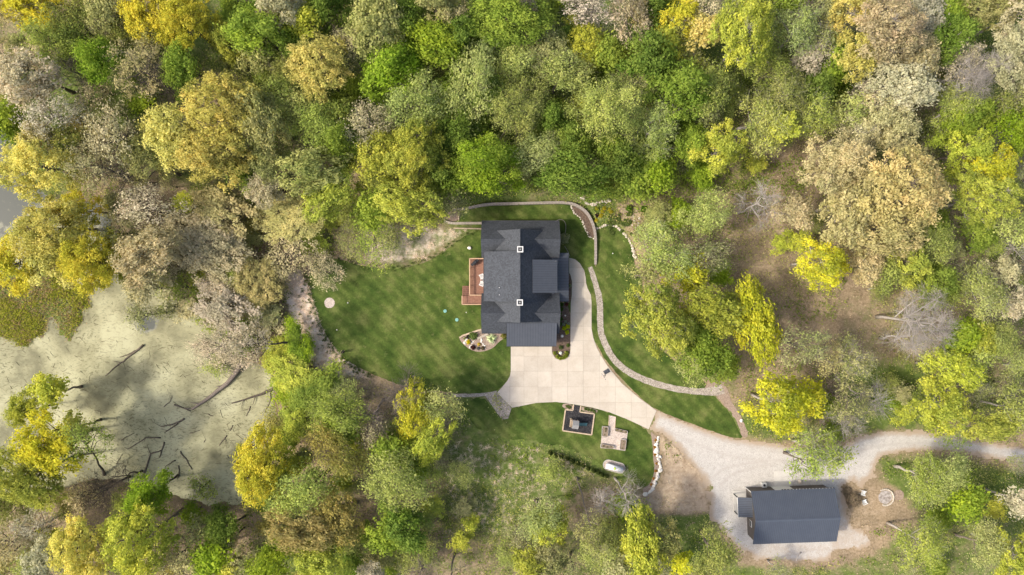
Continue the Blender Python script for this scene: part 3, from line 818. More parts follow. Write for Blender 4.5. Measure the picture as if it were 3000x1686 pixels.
def bed(name, pts, mat, z=.045, jit=.08, st=1):
    return tag(sheet(name, jitter(densify(smooth_poly(W(pts), st), .35), jit, 1.5, 2), z, mat), kind='structure')
bed('mulch_bed', [(1632, 888), (1671, 888), (1670.6, 1027), (1669, 1037), (1658, 1050), (1642.6, 1055), (1627, 1049), (1619, 1035), (1618, 1016), (1630, 1010)], M['mulch'], .045, .03)
bed('mulch_bed', [(1655, 800), (1668, 802), (1673, 812), (1675, 830), (1674, 866), (1671, 888), (1655, 888)], M['mulch'], .046, .02)
bed('mulch_bed', [(1344, 992), (1352, 983), (1410, 962), (1424, 970), (1490, 970), (1486, 986), (1462, 1002), (1446, 1019), (1425, 1029), (1400, 1032), (1377, 1025), (1358, 1010)], M['mulch2'], .044, .05)
bed('mulch_bed', [(1674, 605), (1679, 623), (1692, 632.5), (1702.7, 643), (1712, 661.5), (1717, 680), (1725.5, 691.6), (1741, 699), (1740, 676), (1732, 653), (1720, 631), (1706, 617), (1688, 605)], M['mulch'], .043, .04)
bed('mulch_bed', [(1298, 640), (1312, 622), (1330, 617), (1346, 622), (1344, 648), (1312, 651)], M['mulch2'], .05, .06)
bed('mulch_bed', [(1905, 1262), (1916, 1275), (1926, 1282), (1922, 1300), (1922, 1326), (1930, 1349), (1933, 1365), (1927, 1384), (1921, 1403), (1914, 1427), (1898, 1442), (1884, 1446), (1882, 1430), (1900, 1424), (1910, 1408), (1918, 1375), (1913, 1341), (1912, 1300)], M['mulch2'], .05, .06)
bed('mulch_bed', [(1652, 1182), (1679, 1186), (1677, 1202), (1657, 1199), (1645, 1190)], M['mulch2'], .047, .04)
bed('mulch_bed', [(1704, 1190), (1752, 1200), (1748, 1211), (1702, 1205)], M['mulch2'], .047, .04)
bed('mulch_bed', [(2072, 1122), (2105, 1110), (2125, 1125), (2140, 1170), (2165, 1210), (2195, 1270), (2178, 1288), (2160, 1240), (2135, 1200), (2105, 1165), (2086, 1150), (2064, 1142)], M['mulch2'], .034, .25)
# round fire circle on the lawn and worn round spot by the fire ring
def disc(name, px, py, r, mat, z=.05):
    x, y = U(px, py)
    q = [(x + r * math.cos(a), y + r * math.sin(a)) for a in np.linspace(0, 2 * math.pi, 40, endpoint=False)]
    return tag(sheet(name, jitter(q, r * .05, 2.), z, mat), kind='structure')
disc('gravel_circle', 965.5, 888, .92, M['peagravel'])
disc('bare_earth_spot', 2632, 1451, .95, M['mulch2'], .06)
disc('ash_circle', 2593, 1457, 1.2, M['ash'], .06)

# ------------------------------------------------------------------ trees
def quads_mesh(name, C, Nn, size, tint, mat, aspect=.62, lobe=None):
    """many small leaf faces: centres, normals, half sizes"""
    n = len(C)
    r = rng.normal(size=(n, 3))
    T = np.cross(Nn, r); T /= (np.linalg.norm(T, axis=1, keepdims=True) + 1e-9)
    B = np.cross(Nn, T)
    a = T * size[:, None]; b = B * (size * aspect)[:, None]
    V = np.stack([C - a, C - b * .9 + a * .1, C + a, C + b], 1).reshape(-1, 3)
    me = bpy.data.meshes.new(name)
    me.vertices.add(4 * n); me.loops.add(4 * n); me.polygons.add(n)
    me.vertices.foreach_set('co', V.ravel().astype(np.float32))
    me.loops.foreach_set('vertex_index', np.arange(4 * n))
    me.polygons.foreach_set('loop_start', np.arange(n) * 4)
    me.update()
    me.attributes.new('tint', 'FLOAT', 'FACE').data.foreach_set('value', tint.astype(np.float32))
    if lobe is not None: me.attributes.new('lobe', 'FLOAT', 'FACE').data.foreach_set('value', lobe.astype(np.float32))
    me.materials.append(mat)
    return me

STYLE = {  # lobes, clumps per lobe, clump radius, leaves per clump, leaf half size, crown base, twigs per clump
    'clump':  dict(lobes=17, cl=13, rc=.74, nl=60, ls=.14, cb=.38, tw=2),
    'dense':  dict(lobes=14, cl=12, rc=1.05, nl=84, ls=.155, cb=.28, tw=0),
    'soft':   dict(lobes=14, cl=11, rc=1.15, nl=72, ls=.112, cb=.30, tw=3),
    'sparse': dict(lobes=14, cl=10, rc=1.0, nl=30, ls=.115, cb=.36, tw=5),
    'bare':   dict(lobes=13, cl=11, rc=1.1, nl=0, ls=.1, cb=.30, tw=11),
}

def tree_proto(style, R, H, seed):
    st = STYLE[style]
    r = np.random.default_rng(seed)
    k = R / 5.5
    cb = st['cb'] * H
    nl = max(5, int(st['lobes'] * (.12 + 1.05 * k ** 1.3)))
    cl = max(6, int(st['cl'] * (.25 + .78 * k ** .7)))
    RL = 1.66 * k ** .5
    lean = r.normal(size=2) * .035 * H
    wood = MB()
    # trunk
    tp = [Vector((0, 0, -.3))]
    nseg = 6
    for i in range(1, nseg + 1):
        t = i / nseg
        tp.append(Vector((lean[0] * t + r.normal() * .10, lean[1] * t + r.normal() * .10, t * .78 * H)))
    r0 = .017 * H + .02
    wood.tube(tp, [r0 * (1.35 if i == 0 else 1 - .8 * i / nseg) for i in range(nseg + 1)], 7)
    def trunk_at(z):
        t = max(0, min(1, z / (.78 * H))) * nseg
        i = min(nseg - 1, int(t)); f = t - i
        return tp[i] * (1 - f) + tp[i + 1] * f
    C, NN, TI, LB = [], [], [], []
    ga = r.random() * 6.28
    ex = .85 + .3 * r.random(); rotE = r.random() * 3.14
    for i in range(nl):
        q = (i + .5) / nl
        rr = R * .80 * math.sqrt(q) * (.86 + .28 * r.random())
        if i == 0: rr = R * .08
        a = ga + i * 2.39996 + r.normal() * .22
        lx, ly = rr * math.cos(a) * ex, rr * math.sin(a) / ex
        lx, ly = lx * math.cos(rotE) - ly * math.sin(rotE), lx * math.sin(rotE) + ly * math.cos(rotE)
        zt = H - R * .22 - (H - cb) * (.60 * (rr / R) ** 1.8) + r.normal() * .055 * H
        lc = Vector((lx + lean[0], ly + lean[1], zt))
        rl = RL * (.8 + .4 * r.random())
        zb = min(zt - rr * .65 - .06 * H, .72 * H); zb = max(zb, .22 * H)
        p0 = trunk_at(zb)
        mid = p0 * .45 + lc * .55 + Vector((r.normal() * .3, r.normal() * .3, -.10 * rr))
        hub = lc - Vector((0, 0, rl * .45))
        rb = r0 * (.30 + .16 * r.random())
        wood.tube([p0, mid, hub, lc], [rb, rb * .68, rb * .42, rb * .22], 5, False)
        ltint = r.random(); lmix = max(0, r.random() - .45) * .8
        for c in range(cl):
            u = r.random(); cz = -.35 + 1.3 * u
            cz = min(cz, .98); an = r.random() * 6.283
            s = math.sqrt(max(0, 1 - cz * cz))
            d = Vector((s * math.cos(an), s * math.sin(an), cz * .85))
            cc = lc + d * rl * (.62 + .5 * r.random())
            rt = rb * .22
            kn = hub * .5 + cc * .5 + Vector((r.normal(), r.normal(), r.normal())) * .12
            wood.tube([hub, kn, cc], [rt, rt * .7, rt * .35], 3, False)
            for t in range(st['tw']):
                td = (d + Vector((r.normal(), r.normal(), r.normal())) * .75).normalized()
                L = st['rc'] * (.8 + .9 * r.random())
                sp = cc * (.5 + .5 * r.random()) + kn * 0 if False else kn + (cc - kn) * r.random()
                e = sp + td * L
                rq = max(.012, rt * .35)
                wood.tube([sp, sp + td * L * .5 + Vector((0, 0, .06)), e], [rq, rq * .8, rq * .5], 3, False)
            n = int(st['nl'] * (.6 + .8 * r.random()))
            if n:
                rc = st['rc'] * (.7 + .6 * r.random())
                g = r.normal(size=(n, 3)) * rc * .47
                g[:, 2] *= .66
                C.append(g + np.array(cc))
                on = g / (np.linalg.norm(g, axis=1, keepdims=True) + 1e-9) * .6 + np.array(d) * .4 + r.normal(size=(n, 3)) * .55 + np.array([0, 0, .35])
                NN.append(on / np.linalg.norm(on, axis=1, keepdims=True))
                LB.append(np.clip(lmix + (r.random(n) < .12) * .35, 0, .6))
                TI.append(np.clip(.36 * ltint + .28 * r.random() + .36 * r.random(n), 0, 1))
    wm = wood.mesh('trunk', True)
    cm = None
    if C:
        C = np.concatenate(C); NN = np.concatenate(NN); TI = np.concatenate(TI); LB = np.concatenate(LB)
        sz = st['ls'] * np.clip(np.exp(rng.normal(size=len(C)) * .38), .45, 2.1)
        cm = quads_mesh('crown', C, NN, sz, TI, M['leaf'], .62, LB)
    return wm, cm

SIZES = [2.3, 4.2, 6.4, 9.0]
PROTO = {}
def proto(style, R, k):
    si = min(range(4), key=lambda i: abs(math.log(SIZES[i] / R)))
    key = (style, si, k % (3 if style in ('clump', 'dense', 'soft') else 2))
    if key not in PROTO:
        r = SIZES[si]
        PROTO[key] = (*tree_proto(style, r, 5.5 + 1.9 * r, hash((list(STYLE).index(style), si, key[2], 11)) % 99991), r, 5.5 + 1.9 * r)
    return PROTO[key]

WOODS = {}
def wood_mesh(me, mk):
    """the same trunk mesh with another bark"""
    key = (me.name, mk)
    if key not in WOODS:
        c = me.copy(); c.materials.clear(); c.materials.append(M[mk]); WOODS[key] = c
    return WOODS[key]

PAL = {  # code: style, colour, words
    'Y': ('clump', (.68, .61, .065), 'bright yellow flowering'),
    'G': ('clump', (.65, .58, .165), 'golden leafing'),
    'T': ('clump', (.57, .495, .24), 'tan budding'),
    'C': ('clump', (.57, .53, .335), 'cream blossoming'),
    'P': ('clump', (.61, .54, .35), 'pinkish budding'),
    'B': ('dense', (.31, .41, .035), 'bright green leafy'),
    'N': ('dense', (.28, .36, .052), 'mid green leafy'),
    'D': ('dense', (.175, .255, .038), 'dark green leafy'),
    'A': ('soft', (.47, .51, .165), 'pale green feathery'),
    'L': ('clump', (.52, .535, .085), 'yellow green leafing'),
    'S': ('soft', (.41, .46, .115), 'soft green feathery'),
    'O': ('soft', (.285, .30, .085), 'olive green thin'),
    'K': ('clump', (.44, .43, .175), 'khaki leafing'),
    'H': ('soft', (.43, .375, .100), 'ochre leafing'),
    'R': ('clump', (.48, .395, .140), 'orange brown leafing'),
    'V': ('clump', (.63, .61, .05), 'vivid lime yellow'),
    't': ('sparse', (.60, .53, .28), 'thin tan budding'),
    'p': ('sparse', (.64, .565, .39), 'thin pinkish budding'),
    'k': ('sparse', (.42, .42, .17), 'thin olive budding'),
    'l': ('sparse', (.40, .49, .10), 'thin light green'),
    'b': ('bare', (.3, .3, .3), 'bare grey'),
}
TILES = {1: (0, 0), 2: (750, 0), 3: (1500, 0), 4: (2250, 0), 5: (0, 562), 6: (750, 562), 7: (1500, 562), 8: (2250, 562), 9: (0, 1124), 10: (750, 1124), 11: (1500, 1124), 12: (2250, 1124)}
TREES = """
1 220 60 150 Y;1 430 110 160 Y;1 1080 110 190 Y;1 1330 150 210 Y;1 1500 50 160 Y;1 1420 270 190 Y;1 820 80 180 K;1 100 130 190 t;1 30 60 120 K;1 600 230 210 O;1 780 480 170 B;1 500 330 190 S;1 620 420 130 N
1 250 580 230 P;1 110 600 150 P;1 420 850 210 p;1 330 440 140 P;1 100 900 140 B;1 230 1150 210 G;1 430 1260 230 G;1 130 1330 170 G;1 360 1000 120 T;1 1080 560 230 t;1 1230 650 200 b;1 1650 700 250 G;1 1500 850 220 G;1 1830 900 220 G;1 1250 1080 230 G;1 1150 1250 190 K;1 1550 1180 230 G;1 1780 1180 210 G
1 1430 450 150 N;1 1880 250 150 N;1 1780 380 110 L;1 1680 250 120 L;1 850 880 210 t;1 900 1080 190 t;1 930 1320 200 b;1 700 1260 190 t;1 1840 1310 120 N;1 1000 280 150 O;1 1230 330 130 k;1 690 760 140 t;1 560 1100 140 O;1 1440 600 120 N;1 600 600 170 b;1 1060 760 100 B;1 830 830 110 S;1 20 420 150 t;1 1010 130 110 k;1 660 1000 130 H
2 180 50 190 C;2 420 180 140 L;2 140 270 180 N;2 800 80 140 K;2 1020 120 140 K;2 880 280 200 K;2 700 330 150 t;2 500 560 240 G;2 400 470 170 G;2 650 690 190 G;2 380 620 150 G;2 600 420 140 G;2 1010 620 215 B;2 1260 330 180 B;2 1430 430 160 B;2 1150 500 130 B;2 1180 200 170 D;2 620 60 150 D;2 560 200 130 D;2 1330 80 170 K;2 1500 140 150 t;2 1800 190 240 N;2 1700 50 150 N
2 1300 800 220 A;2 1170 880 150 A;2 1640 560 200 A;2 1600 800 180 A;2 1870 480 170 A;2 1850 900 180 A;2 440 950 210 S;2 350 830 140 A;2 870 930 200 t;2 820 1090 150 O;2 150 1030 190 K;2 60 830 150 K;2 200 720 140 S;2 880 1190 210 L;2 1230 1120 240 L;2 1130 1290 180 L;2 1400 1280 170 N;2 1610 1260 190 B;2 1850 1230 190 B;2 1750 1400 150 B
2 80 1280 160 K;2 550 1280 190 K;2 330 1310 170 K;2 130 1400 150 P;2 620 1120 170 N;2 1560 960 180 D;2 1500 1050 150 D;2 1750 740 130 D;2 280 560 120 O;2 980 1380 160 O;2 700 1370 150 L;2 1500 1350 120 D;2 40 480 120 K;2 950 860 110 D;2 1560 300 150 D;2 30 130 140 D;2 1480 700 120 N;2 300 440 130 D
3 500 60 170 p;3 680 90 180 p;3 600 180 110 b;3 60 50 150 P;3 150 190 190 N;3 20 230 150 N;3 290 400 190 K;3 380 590 190 A;3 230 540 130 A;3 540 400 160 L;3 680 420 130 N;3 860 230 180 t;3 930 150 120 T;3 1230 190 180 Y;3 1370 300 140 G;3 1170 330 140 L;3 1260 460 130 K;3 1680 180 190 L;3 1820 300 200 L;3 1620 430 190 L;3 1700 580 170 L;3 1550 560 130 S
3 940 570 160 k;3 1040 620 120 A;3 850 440 110 L;3 1000 420 210 D;3 1250 760 220 N;3 1100 750 170 N;3 1300 560 180 O;3 850 40 170 t;3 1030 80 150 D;3 640 680 180 A;3 780 880 180 A;3 580 930 190 A;3 700 1020 140 A;3 900 800 140 A;3 130 720 180 A;3 100 940 190 A;3 190 1130 180 A;3 330 1080 120 A;3 380 1250 170 D;3 560 1280 180 D;3 800 1230 170 D;3 350 900 160 D;3 760 1130 120 N;3 900 1350 130 N
3 1090 1010 150 A 830 1340;3 1060 1150 130 A;3 1060 1280 130 B;3 1580 1060 190 L;3 1500 1130 130 L;3 1440 1320 105 B;3 1830 820 190 A;3 1830 990 150 A;3 1370 1100 150 N;3 1480 690 190 S;3 1420 60 160 p;3 1560 60 140 b;3 1870 60 150 N;3 450 1100 150 N;3 1450 860 120 k;3 1230 300 120 O;3 500 820 110 L;3 450 350 110 D;3 1850 480 130 S;3 980 1130 110 D;3 1290 1230 100 k;3 30 560 130 A;3 60 400 130 A;3 760 560 110 D;3 1150 1330 90 N
4 100 60 160 N;4 220 190 180 A;4 230 330 130 A;4 260 500 130 C;4 520 80 180 G;4 400 180 120 K;4 700 200 230 T;4 900 300 260 T;4 640 420 180 G;4 1120 220 190 C;4 1050 430 190 T;4 850 100 160 T;4 1460 110 160 K;4 1620 120 170 K;4 1830 120 190 C;4 1690 320 170 C;4 1860 430 180 C;4 1830 620 160 C;4 1480 620 210 b;4 1400 500 180 p;4 1640 560 150 b
4 900 600 190 C;4 1120 620 180 C;4 1000 760 150 C;4 720 700 170 p;4 800 900 200 C;4 960 980 160 P;4 620 1000 160 p;4 600 870 130 A;4 130 750 190 O;4 200 880 190 S;4 20 950 140 L;4 300 950 130 S;4 60 580 150 S;4 470 620 110 D;4 460 500 130 N;4 300 700 150 D;4 1330 340 170 D;4 1280 130 120 N;4 1340 880 170 S;4 1500 900 150 B;4 1380 990 150 B;4 1750 1000 190 B;4 1430 1160 170 L;4 1600 1290 190 V;4 1480 1380 160 L;4 1780 1330 150 k;4 1150 1150 110 k;4 1640 820 120 O;4 1800 780 130 k;4 370 350 140 k
4 420 1130 170 T;4 600 1240 220 T;4 350 1270 150 T;4 850 1130 170 T;4 980 1080 130 T;4 830 1330 240 T;4 1080 1250 200 T;4 1150 1390 200 T;4 600 1430 200 T;4 350 1410 140 T
5 250 120 190 G;5 480 160 210 G;5 650 130 160 Y;5 130 300 190 G;5 330 330 220 G;5 560 380 200 Y;5 130 500 210 Y;5 360 540 210 G;5 600 560 190 Y;5 780 600 140 Y;5 470 680 130 Y;5 60 620 120 Y;5 830 560 140 L;5 950 130 170 p;5 1150 130 170 p;5 1130 450 220 P;5 1000 560 150 P;5 1390 220 220 P;5 1400 420 180 P;5 1300 560 150 p;5 1650 150 210 T;5 1750 350 220 P;5 1600 480 170 P;5 1850 220 150 T;5 1800 560 170 T;5 1680 660 150 p;5 1620 830 170 P;5 1800 850 160 P;5 1080 740 140 C
5 1410 880 110 C;5 1400 740 130 l;5 1250 680 110 S;5 1700 620 140 S;5 1560 920 100 N;5 1880 1150 190 p 2270 1138;5 1560 1130 180 p;5 1720 1150 170 p;5 1450 1200 130 p;5 1800 1110 110 B;5 1880 760 150 T;5 1850 980 130 P;5 1050 930 120 k;5 1230 880 110 k;5 900 300 150 k;5 1850 1230 130 p;5 1600 1320 100 l
6 300 110 210 T;6 120 200 190 T;6 430 230 170 T;6 150 380 190 t;6 330 400 140 t;6 60 560 180 T;6 210 540 150 t;6 480 580 150 t;6 560 640 130 t;6 560 80 170 L;6 720 150 130 O;6 1000 60 190 L;6 1200 80 210 L;6 1330 160 140 L;6 900 140 140 N;6 790 270 120 l;6 960 260 120 l;6 900 460 100 l;6 700 420 90 k;6 40 760 150 T;6 150 690 110 t;6 30 880 130 K;6 300 1060 110 B;6 330 1200 115 B;6 130 1260 140 L;6 260 1350 150 L;6 400 1410 150 L;6 560 1410 120 N;6 60 1010 110 P;6 1010 350 100 k;6 1480 60 120 k
7 1420 160 190 A;7 1350 230 130 A;7 1000 420 130 A;7 1190 420 120 A;7 1100 470 100 A;7 1080 170 90 K;7 1000 640 130 k;7 1170 620 140 A;7 1330 650 140 V;7 1100 800 190 L;7 920 720 110 L;7 870 800 80 L;7 1320 850 190 L;7 1500 800 150 L;7 940 960 110 L;7 1130 1000 190 L;7 1280 1030 160 L;7 1150 1130 150 L;7 980 1060 110 L;7 1560 950 150 L;7 1560 650 90 B;7 1430 1080 150 N;7 1500 1200 200 N;7 1420 1290 150 A;7 1600 1310 110 N;7 1780 760 150 V;7 1860 900 190 V;7 1820 1060 150 V;7 1900 1150 110 V
7 1800 130 140 b;7 1430 470 150 k;7 1250 180 90 B;7 1600 430 140 k;7 1650 850 130 k;7 900 450 60 A;7 1640 1070 110 k
8 560 120 230 T;8 820 60 220 T;8 1050 120 220 T;8 780 260 200 T;8 1000 290 180 T;8 1200 60 150 T;8 520 220 170 T;8 180 150 120 T;8 700 480 150 T;8 720 620 120 T;8 250 470 140 V;8 400 500 150 V;8 330 620 130 V;8 220 380 100 L;8 460 590 110 V;8 1000 480 150 L;8 1080 600 110 L;8 1280 340 170 S;8 1180 230 130 N;8 1500 80 190 L;8 1650 180 190 L;8 1780 80 130 L;8 1560 310 110 N;8 1360 430 90 K;8 880 610 120 S
8 1130 970 290 b;8 1560 640 170 A;8 1640 780 150 A;8 1250 700 150 N;8 1150 620 110 S;8 1450 1050 120 B;8 1380 1130 90 B;8 1860 830 120 C;8 1620 1110 150 L;8 1750 1180 150 S;8 1530 1230 130 S;8 1280 1300 160 L;8 1420 1370 150 L;8 1880 1310 110 A;8 300 1130 190 k;8 420 1230 150 t;8 620 1330 180 k;8 1330 760 120 S;8 1850 300 130 A;8 1900 430 120 b;8 1040 1130 130 b;8 160 1180 150 k;8 1750 560 100 C;8 1920 600 90 t
9 330 90 140 L;9 130 230 150 L;9 200 400 190 Y;9 80 560 190 L;9 300 500 180 Y;9 430 420 150 Y;9 520 350 130 L;9 380 620 150 Y;9 430 720 120 L;9 120 740 180 L;9 300 800 160 L;9 60 880 150 O;9 620 480 180 l 790 690;9 720 830 180 b;9 620 850 130 t;9 850 770 120 b;9 1130 790 160 B;9 1050 880 130 B;9 1100 1000 190 L;9 950 960 130 L;9 1200 1080 170 L;9 980 1220 210 L;9 1130 1300 200 L;9 900 1370 150 L;9 620 1010 180 G;9 760 1030 150 G;9 560 1160 180 G;9 720 1180 190 G;9 600 1330 190 G;9 760 1350 150 G;9 310 1320 170 C;9 230 1400 130 A;9 250 1100 170 p
9 100 1000 150 O;9 80 1230 170 t;9 1350 1280 190 t;9 1480 800 110 l;9 1850 450 150 Y;9 1880 650 180 Y;9 1820 800 120 Y;9 1420 1000 80 B;9 1700 1130 150 D;9 1600 1300 140 B;9 1720 1200 80 C;9 1500 1130 140 k;9 1880 1340 150 K;9 1780 1420 130 L;9 1560 1420 120 t;9 20 1300 110 R
10 90 330 140 Y;10 130 500 190 Y;10 60 680 170 Y;10 180 650 150 L;10 330 290 110 L;10 60 820 110 Y;10 400 700 190 S;10 330 850 180 S;10 530 780 190 S;10 560 180 170 S;10 400 90 180 N;10 250 60 130 B;10 680 90 150 A;10 740 200 150 S;10 650 330 140 N;10 600 450 150 H;10 740 600 160 H;10 750 470 100 L;10 280 1070 170 R;10 430 1150 150 R;10 650 980 200 R;10 720 1080 140 R;10 130 1100 120 R;10 520 1000 130 t;10 950 640 150 S;10 1080 780 190 S;10 1200 820 160 S;10 950 830 150 S;10 1200 620 110 N;10 1000 480 130 N
10 1080 1050 170 D;10 980 1120 140 N;10 1180 1150 130 D;10 1250 150 140 V;10 1380 150 130 A;10 1230 320 150 V;10 1400 330 130 L;10 1300 470 120 L;10 1130 430 100 L;10 1100 40 140 b;10 900 180 140 b;10 860 350 140 t;10 220 1320 170 B;10 130 1420 130 B;10 400 1280 140 L;10 570 1320 150 L;10 500 1430 120 L;10 1130 1310 110 A;10 890 1430 90 C;10 730 1360 110 D;10 860 1290 90 t;10 60 1200 110 k;10 1280 1180 90 k;10 1250 1430 150 b;10 1470 1430 130 b;10 1400 560 90 k
11 230 960 150 A;11 300 1090 150 L;11 130 1060 130 A;11 120 1320 120 L;11 330 1280 150 K;11 600 1080 150 k 490 710;11 640 1230 170 A;11 780 1330 130 K;11 1050 1030 150 L;11 1130 1160 160 K;11 970 1180 150 L;11 1080 1320 150 L;11 950 1400 110 A;11 1260 1350 90 V;11 1530 1170 140 S;11 1630 1290 150 S;11 820 800 120 b;11 850 950 110 N;11 470 1400 120 k;11 230 1430 120 k;11 1450 1380 120 S;11 30 1130 100 k;11 700 950 110 b
12 90 40 160 V;12 30 180 160 V;12 190 180 170 V;12 130 300 130 V;12 280 60 130 V;12 -60 90 150 V;12 -70 240 130 V;12 640 130 180 k;12 620 280 150 b;12 750 60 130 b;12 350 520 200 l;12 250 600 130 l;12 470 560 140 l;12 330 420 120 k;12 1280 90 150 L;12 1400 200 170 L;12 1250 260 130 L;12 1550 350 140 L;12 1400 400 110 l;12 1720 350 120 L;12 1850 200 140 A;12 1180 650 130 S;12 1300 760 170 A;12 1180 830 120 S;12 1480 850 130 B;12 1430 920 100 B;12 1680 920 100 L;12 1060 1180 130 S;12 1200 1130 140 S;12 1150 1280 150 S;12 1620 1200 130 A;12 1790 1180 130 L;12 1800 1330 150 L;12 1650 1350 110 A;12 1850 880 120 C;12 1580 60 110 k;12 1900 620 90 k;12 60 1400 90 k;12 1420 650 110 A
"""

def region(px, py):
    if px < 900 and py < 560: return 'in the wood beyond the pond'
    if px < 2250 and py < 600: return 'in the wood behind the retaining wall'
    if px >= 2250 and py < 640: return 'in the wood beyond the dirt track'
    if px < 640 and py < 950: return 'on the marshy shore of the pond'
    if px < 1410 and py < 900: return 'on the slope between big lawn and pond'
    if px < 640: return 'on the pond bank with the fallen logs'
    if px < 1420: return 'in the wood between big lawn and pond bank'
    if px < 2100 and py > 1380: return 'in the thicket behind the propane tank'
    if px < 2330 and py < 1300: return 'beside the lawn with the stone path'
    if py < 1260: return 'around the leaning bare tree'
    return 'beside the gravel road past the barn'

def lerp_h(R): return 5.5 + 1.9 * R if R < 7 else 18.8 + .7 * (R - 7)

def parse_trees():
    E = []
    for line in TREES.strip().split('\n'):
        for e in line.split(';'):
            v = e.split()
            ox, oy = TILES[int(v[0])]
            X, Y, Rr = float(v[1]), float(v[2]), float(v[3])
            base = None
            if len(v) > 5: base = (ox + float(v[5]) / 2.576, oy + float(v[6]) / 2.576)
            E.append(dict(m=[(ox + X / 2.576, oy + Y / 2.576, Rr / 2.576)], code=v[4], base=base, key=(int(v[0]), int(X), int(Y))))
    return E

def ell(m):
    """area weighted ellipse round the lobes of one crown"""
    a = np.array(m); w_ = a[:, 2] ** 2; c = (a[:, :2] * w_[:, None]).sum(0) / w_.sum()
    d = a[:, :2] - c
    cov = np.zeros((2, 2))
    for i in range(len(a)): cov += w_[i] * (np.outer(d[i], d[i]) + np.eye(2) * a[i, 2] ** 2 / 4)
    ev, vec = np.linalg.eigh(cov / w_.sum())
    return c, 2 * math.sqrt(ev[1]), 2 * math.sqrt(ev[0]), vec[:, 1]

def merge_trees(E, thr):
    """lobes noted apart in the photograph that belong to one broad crown become one tree"""
    out = []
    for code in PAL:
        G = [e for e in E if e['code'] == code]
        C = [ell(e['m']) for e in G]
        while code != 'b':
            best = None
            for i in range(len(G)):
                if G[i]['key'] in SPECIAL: continue
                for j in range(i + 1, len(G)):
                    if G[j]['key'] in SPECIAL or (G[i]['base'] and G[j]['base']): continue
                    dd = math.hypot(C[i][0][0] - C[j][0][0], C[i][0][1] - C[j][0][1])
                    sm = C[i][1] + C[j][1]
                    if dd > sm * .95: continue
                    sc = dd / sm + max(C[i][1], C[j][1]) / 400
                    if best is not None and sc >= best[0]: continue
                    q = ell(G[i]['m'] + G[j]['m'])
                    if q[1] > 150 or q[1] / q[2] > 1.9: continue
                    best = (sc, i, j, q)
            if best is None or best[0] > thr: break
            _, i, j, q = best
            G[i] = dict(m=G[i]['m'] + G[j]['m'], code=code, base=G[i]['base'] or G[j]['base'], key=G[i]['key']); C[i] = q
            del G[j], C[j]
        out += G
    return out

tree_count = 0
crowns = []       # world x, y, R of every crown
LAST = {}
def plant_tree(px, py, ra, rb, ang, code, base=None):
    global tree_count
    style, colr, words = PAL[code]
    rpx = math.sqrt(ra * rb)
    H = lerp_h(rpx * .052) * random.uniform(.9, 1.1)
    shrub = rpx < 44 and base is None and code not in 'bCY'
    if shrub: H *= .55
    if base is not None: H *= 1.2
    if base is None and code != 'b':
        if 690 < px < 1130 and 620 < py < 1180: H *= .36      # pond slope falls away from the lawn; heights cut to shorten tree shadows
        elif 480 < px < 1010 and 580 < py <= 1100: H *= .5
    zc = .72 * H
    cx, cy = U(px, py, zc)
    f = 1.0 * (CAM_H - zc) / FPX
    R = rpx * f
    b = P(*base) if base is not None else Vector((cx, cy, gz(cx, cy)))
    b.z = max(b.z, POND_Z - .2)
    # keep the same mesh from standing next to itself
    wm, cm, pr, ph = proto(style, R, tree_count)
    big = 'broad ' if R > 5.8 else ('small ' if R < 3.2 else '')
    if ra / rb > 1.35 and not shrub: big += 'oval '
    rg = region(px, py)
    nm = 'shrub' if shrub else 'tree'
    lab = f'{big}{words} {nm} {rg}'
    o = thing(nm, lab, nm, b, 0, f'{big}{words} {nm}s {rg}')
    rz = -ang
    if base is not None:
        d = Vector((cx - b.x, cy - b.y, zc))
        q = Vector((0, 0, 1)).rotation_difference(d.normalized())
        hh = d.length / .72
        q = q @ Matrix.Rotation(random.random() * 6.28, 3, 'Z').to_quaternion()
        o.rotation_mode = 'QUATERNION'; o.rotation_quaternion = q
        o.scale = (R / pr, R / pr, hh / ph)
    else:
        o.rotation_euler = (random.gauss(0, .03), random.gauss(0, .03), rz + random.choice((0, math.pi)))
        o.scale = (ra * f / pr * random.choice((-1, 1)), rb * f / pr * random.choice((-1, 1)), H / ph)
    bark = 'barklt' if (px > 1900 and random.random() < .6) else ('barkdk' if px < 1000 and random.random() < .7 else 'bark')  # bark tone paints in sunlit trunks at the right, shaded ones at the left
    if code == 'b' and px > 1600: bark = 'barklt'
    link('trunk', wood_mesh(wm, bark), o)
    if cm is not None:
        c = link('crown', cm, o)
        j = random.uniform(.88, 1.12)
        c.color = (min(1, colr[0] * j), min(1, colr[1] * j * random.uniform(.95, 1.05)), min(1, colr[2] * j * random.uniform(.85, 1.2)), .3 if code in 'TGPCtpRY' else 1)
    crowns.append((cx, cy, R, zc))
    tree_count += 1
    return o

SPECIAL = {  # entries worth a label of their own
    (8, 1130, 970): 'tall bare dead tree leaning over brown open ground near the yellow tree',
    (5, 1880, 1150): 'thin pink budding tree rooted at the straw bank and leaning towards the pond',
    (9, 620, 480): 'nearly leafless tree leaning out low over the pond weed',
    (3, 1090, 1010): 'pale feathery tree with a curved grey trunk near the white boulders',
    (12, 350, 520): 'light green see-through tree hanging over the gravel by the barn slab',
    (7, 1500, 1200): 'fresh green leafy tree beside the yellow trees on the lawn edge',
}
ENTRIES = merge_trees(parse_trees(), .86)
for e in ENTRIES:
    c, ra, rb, ax = ell(e['m'])
    o = plant_tree(c[0], c[1], ra, rb, math.atan2(ax[1], ax[0]), e['code'], e['base'])
    if e['key'] in SPECIAL:
        o['label'] = SPECIAL[e['key']]; del o['group']
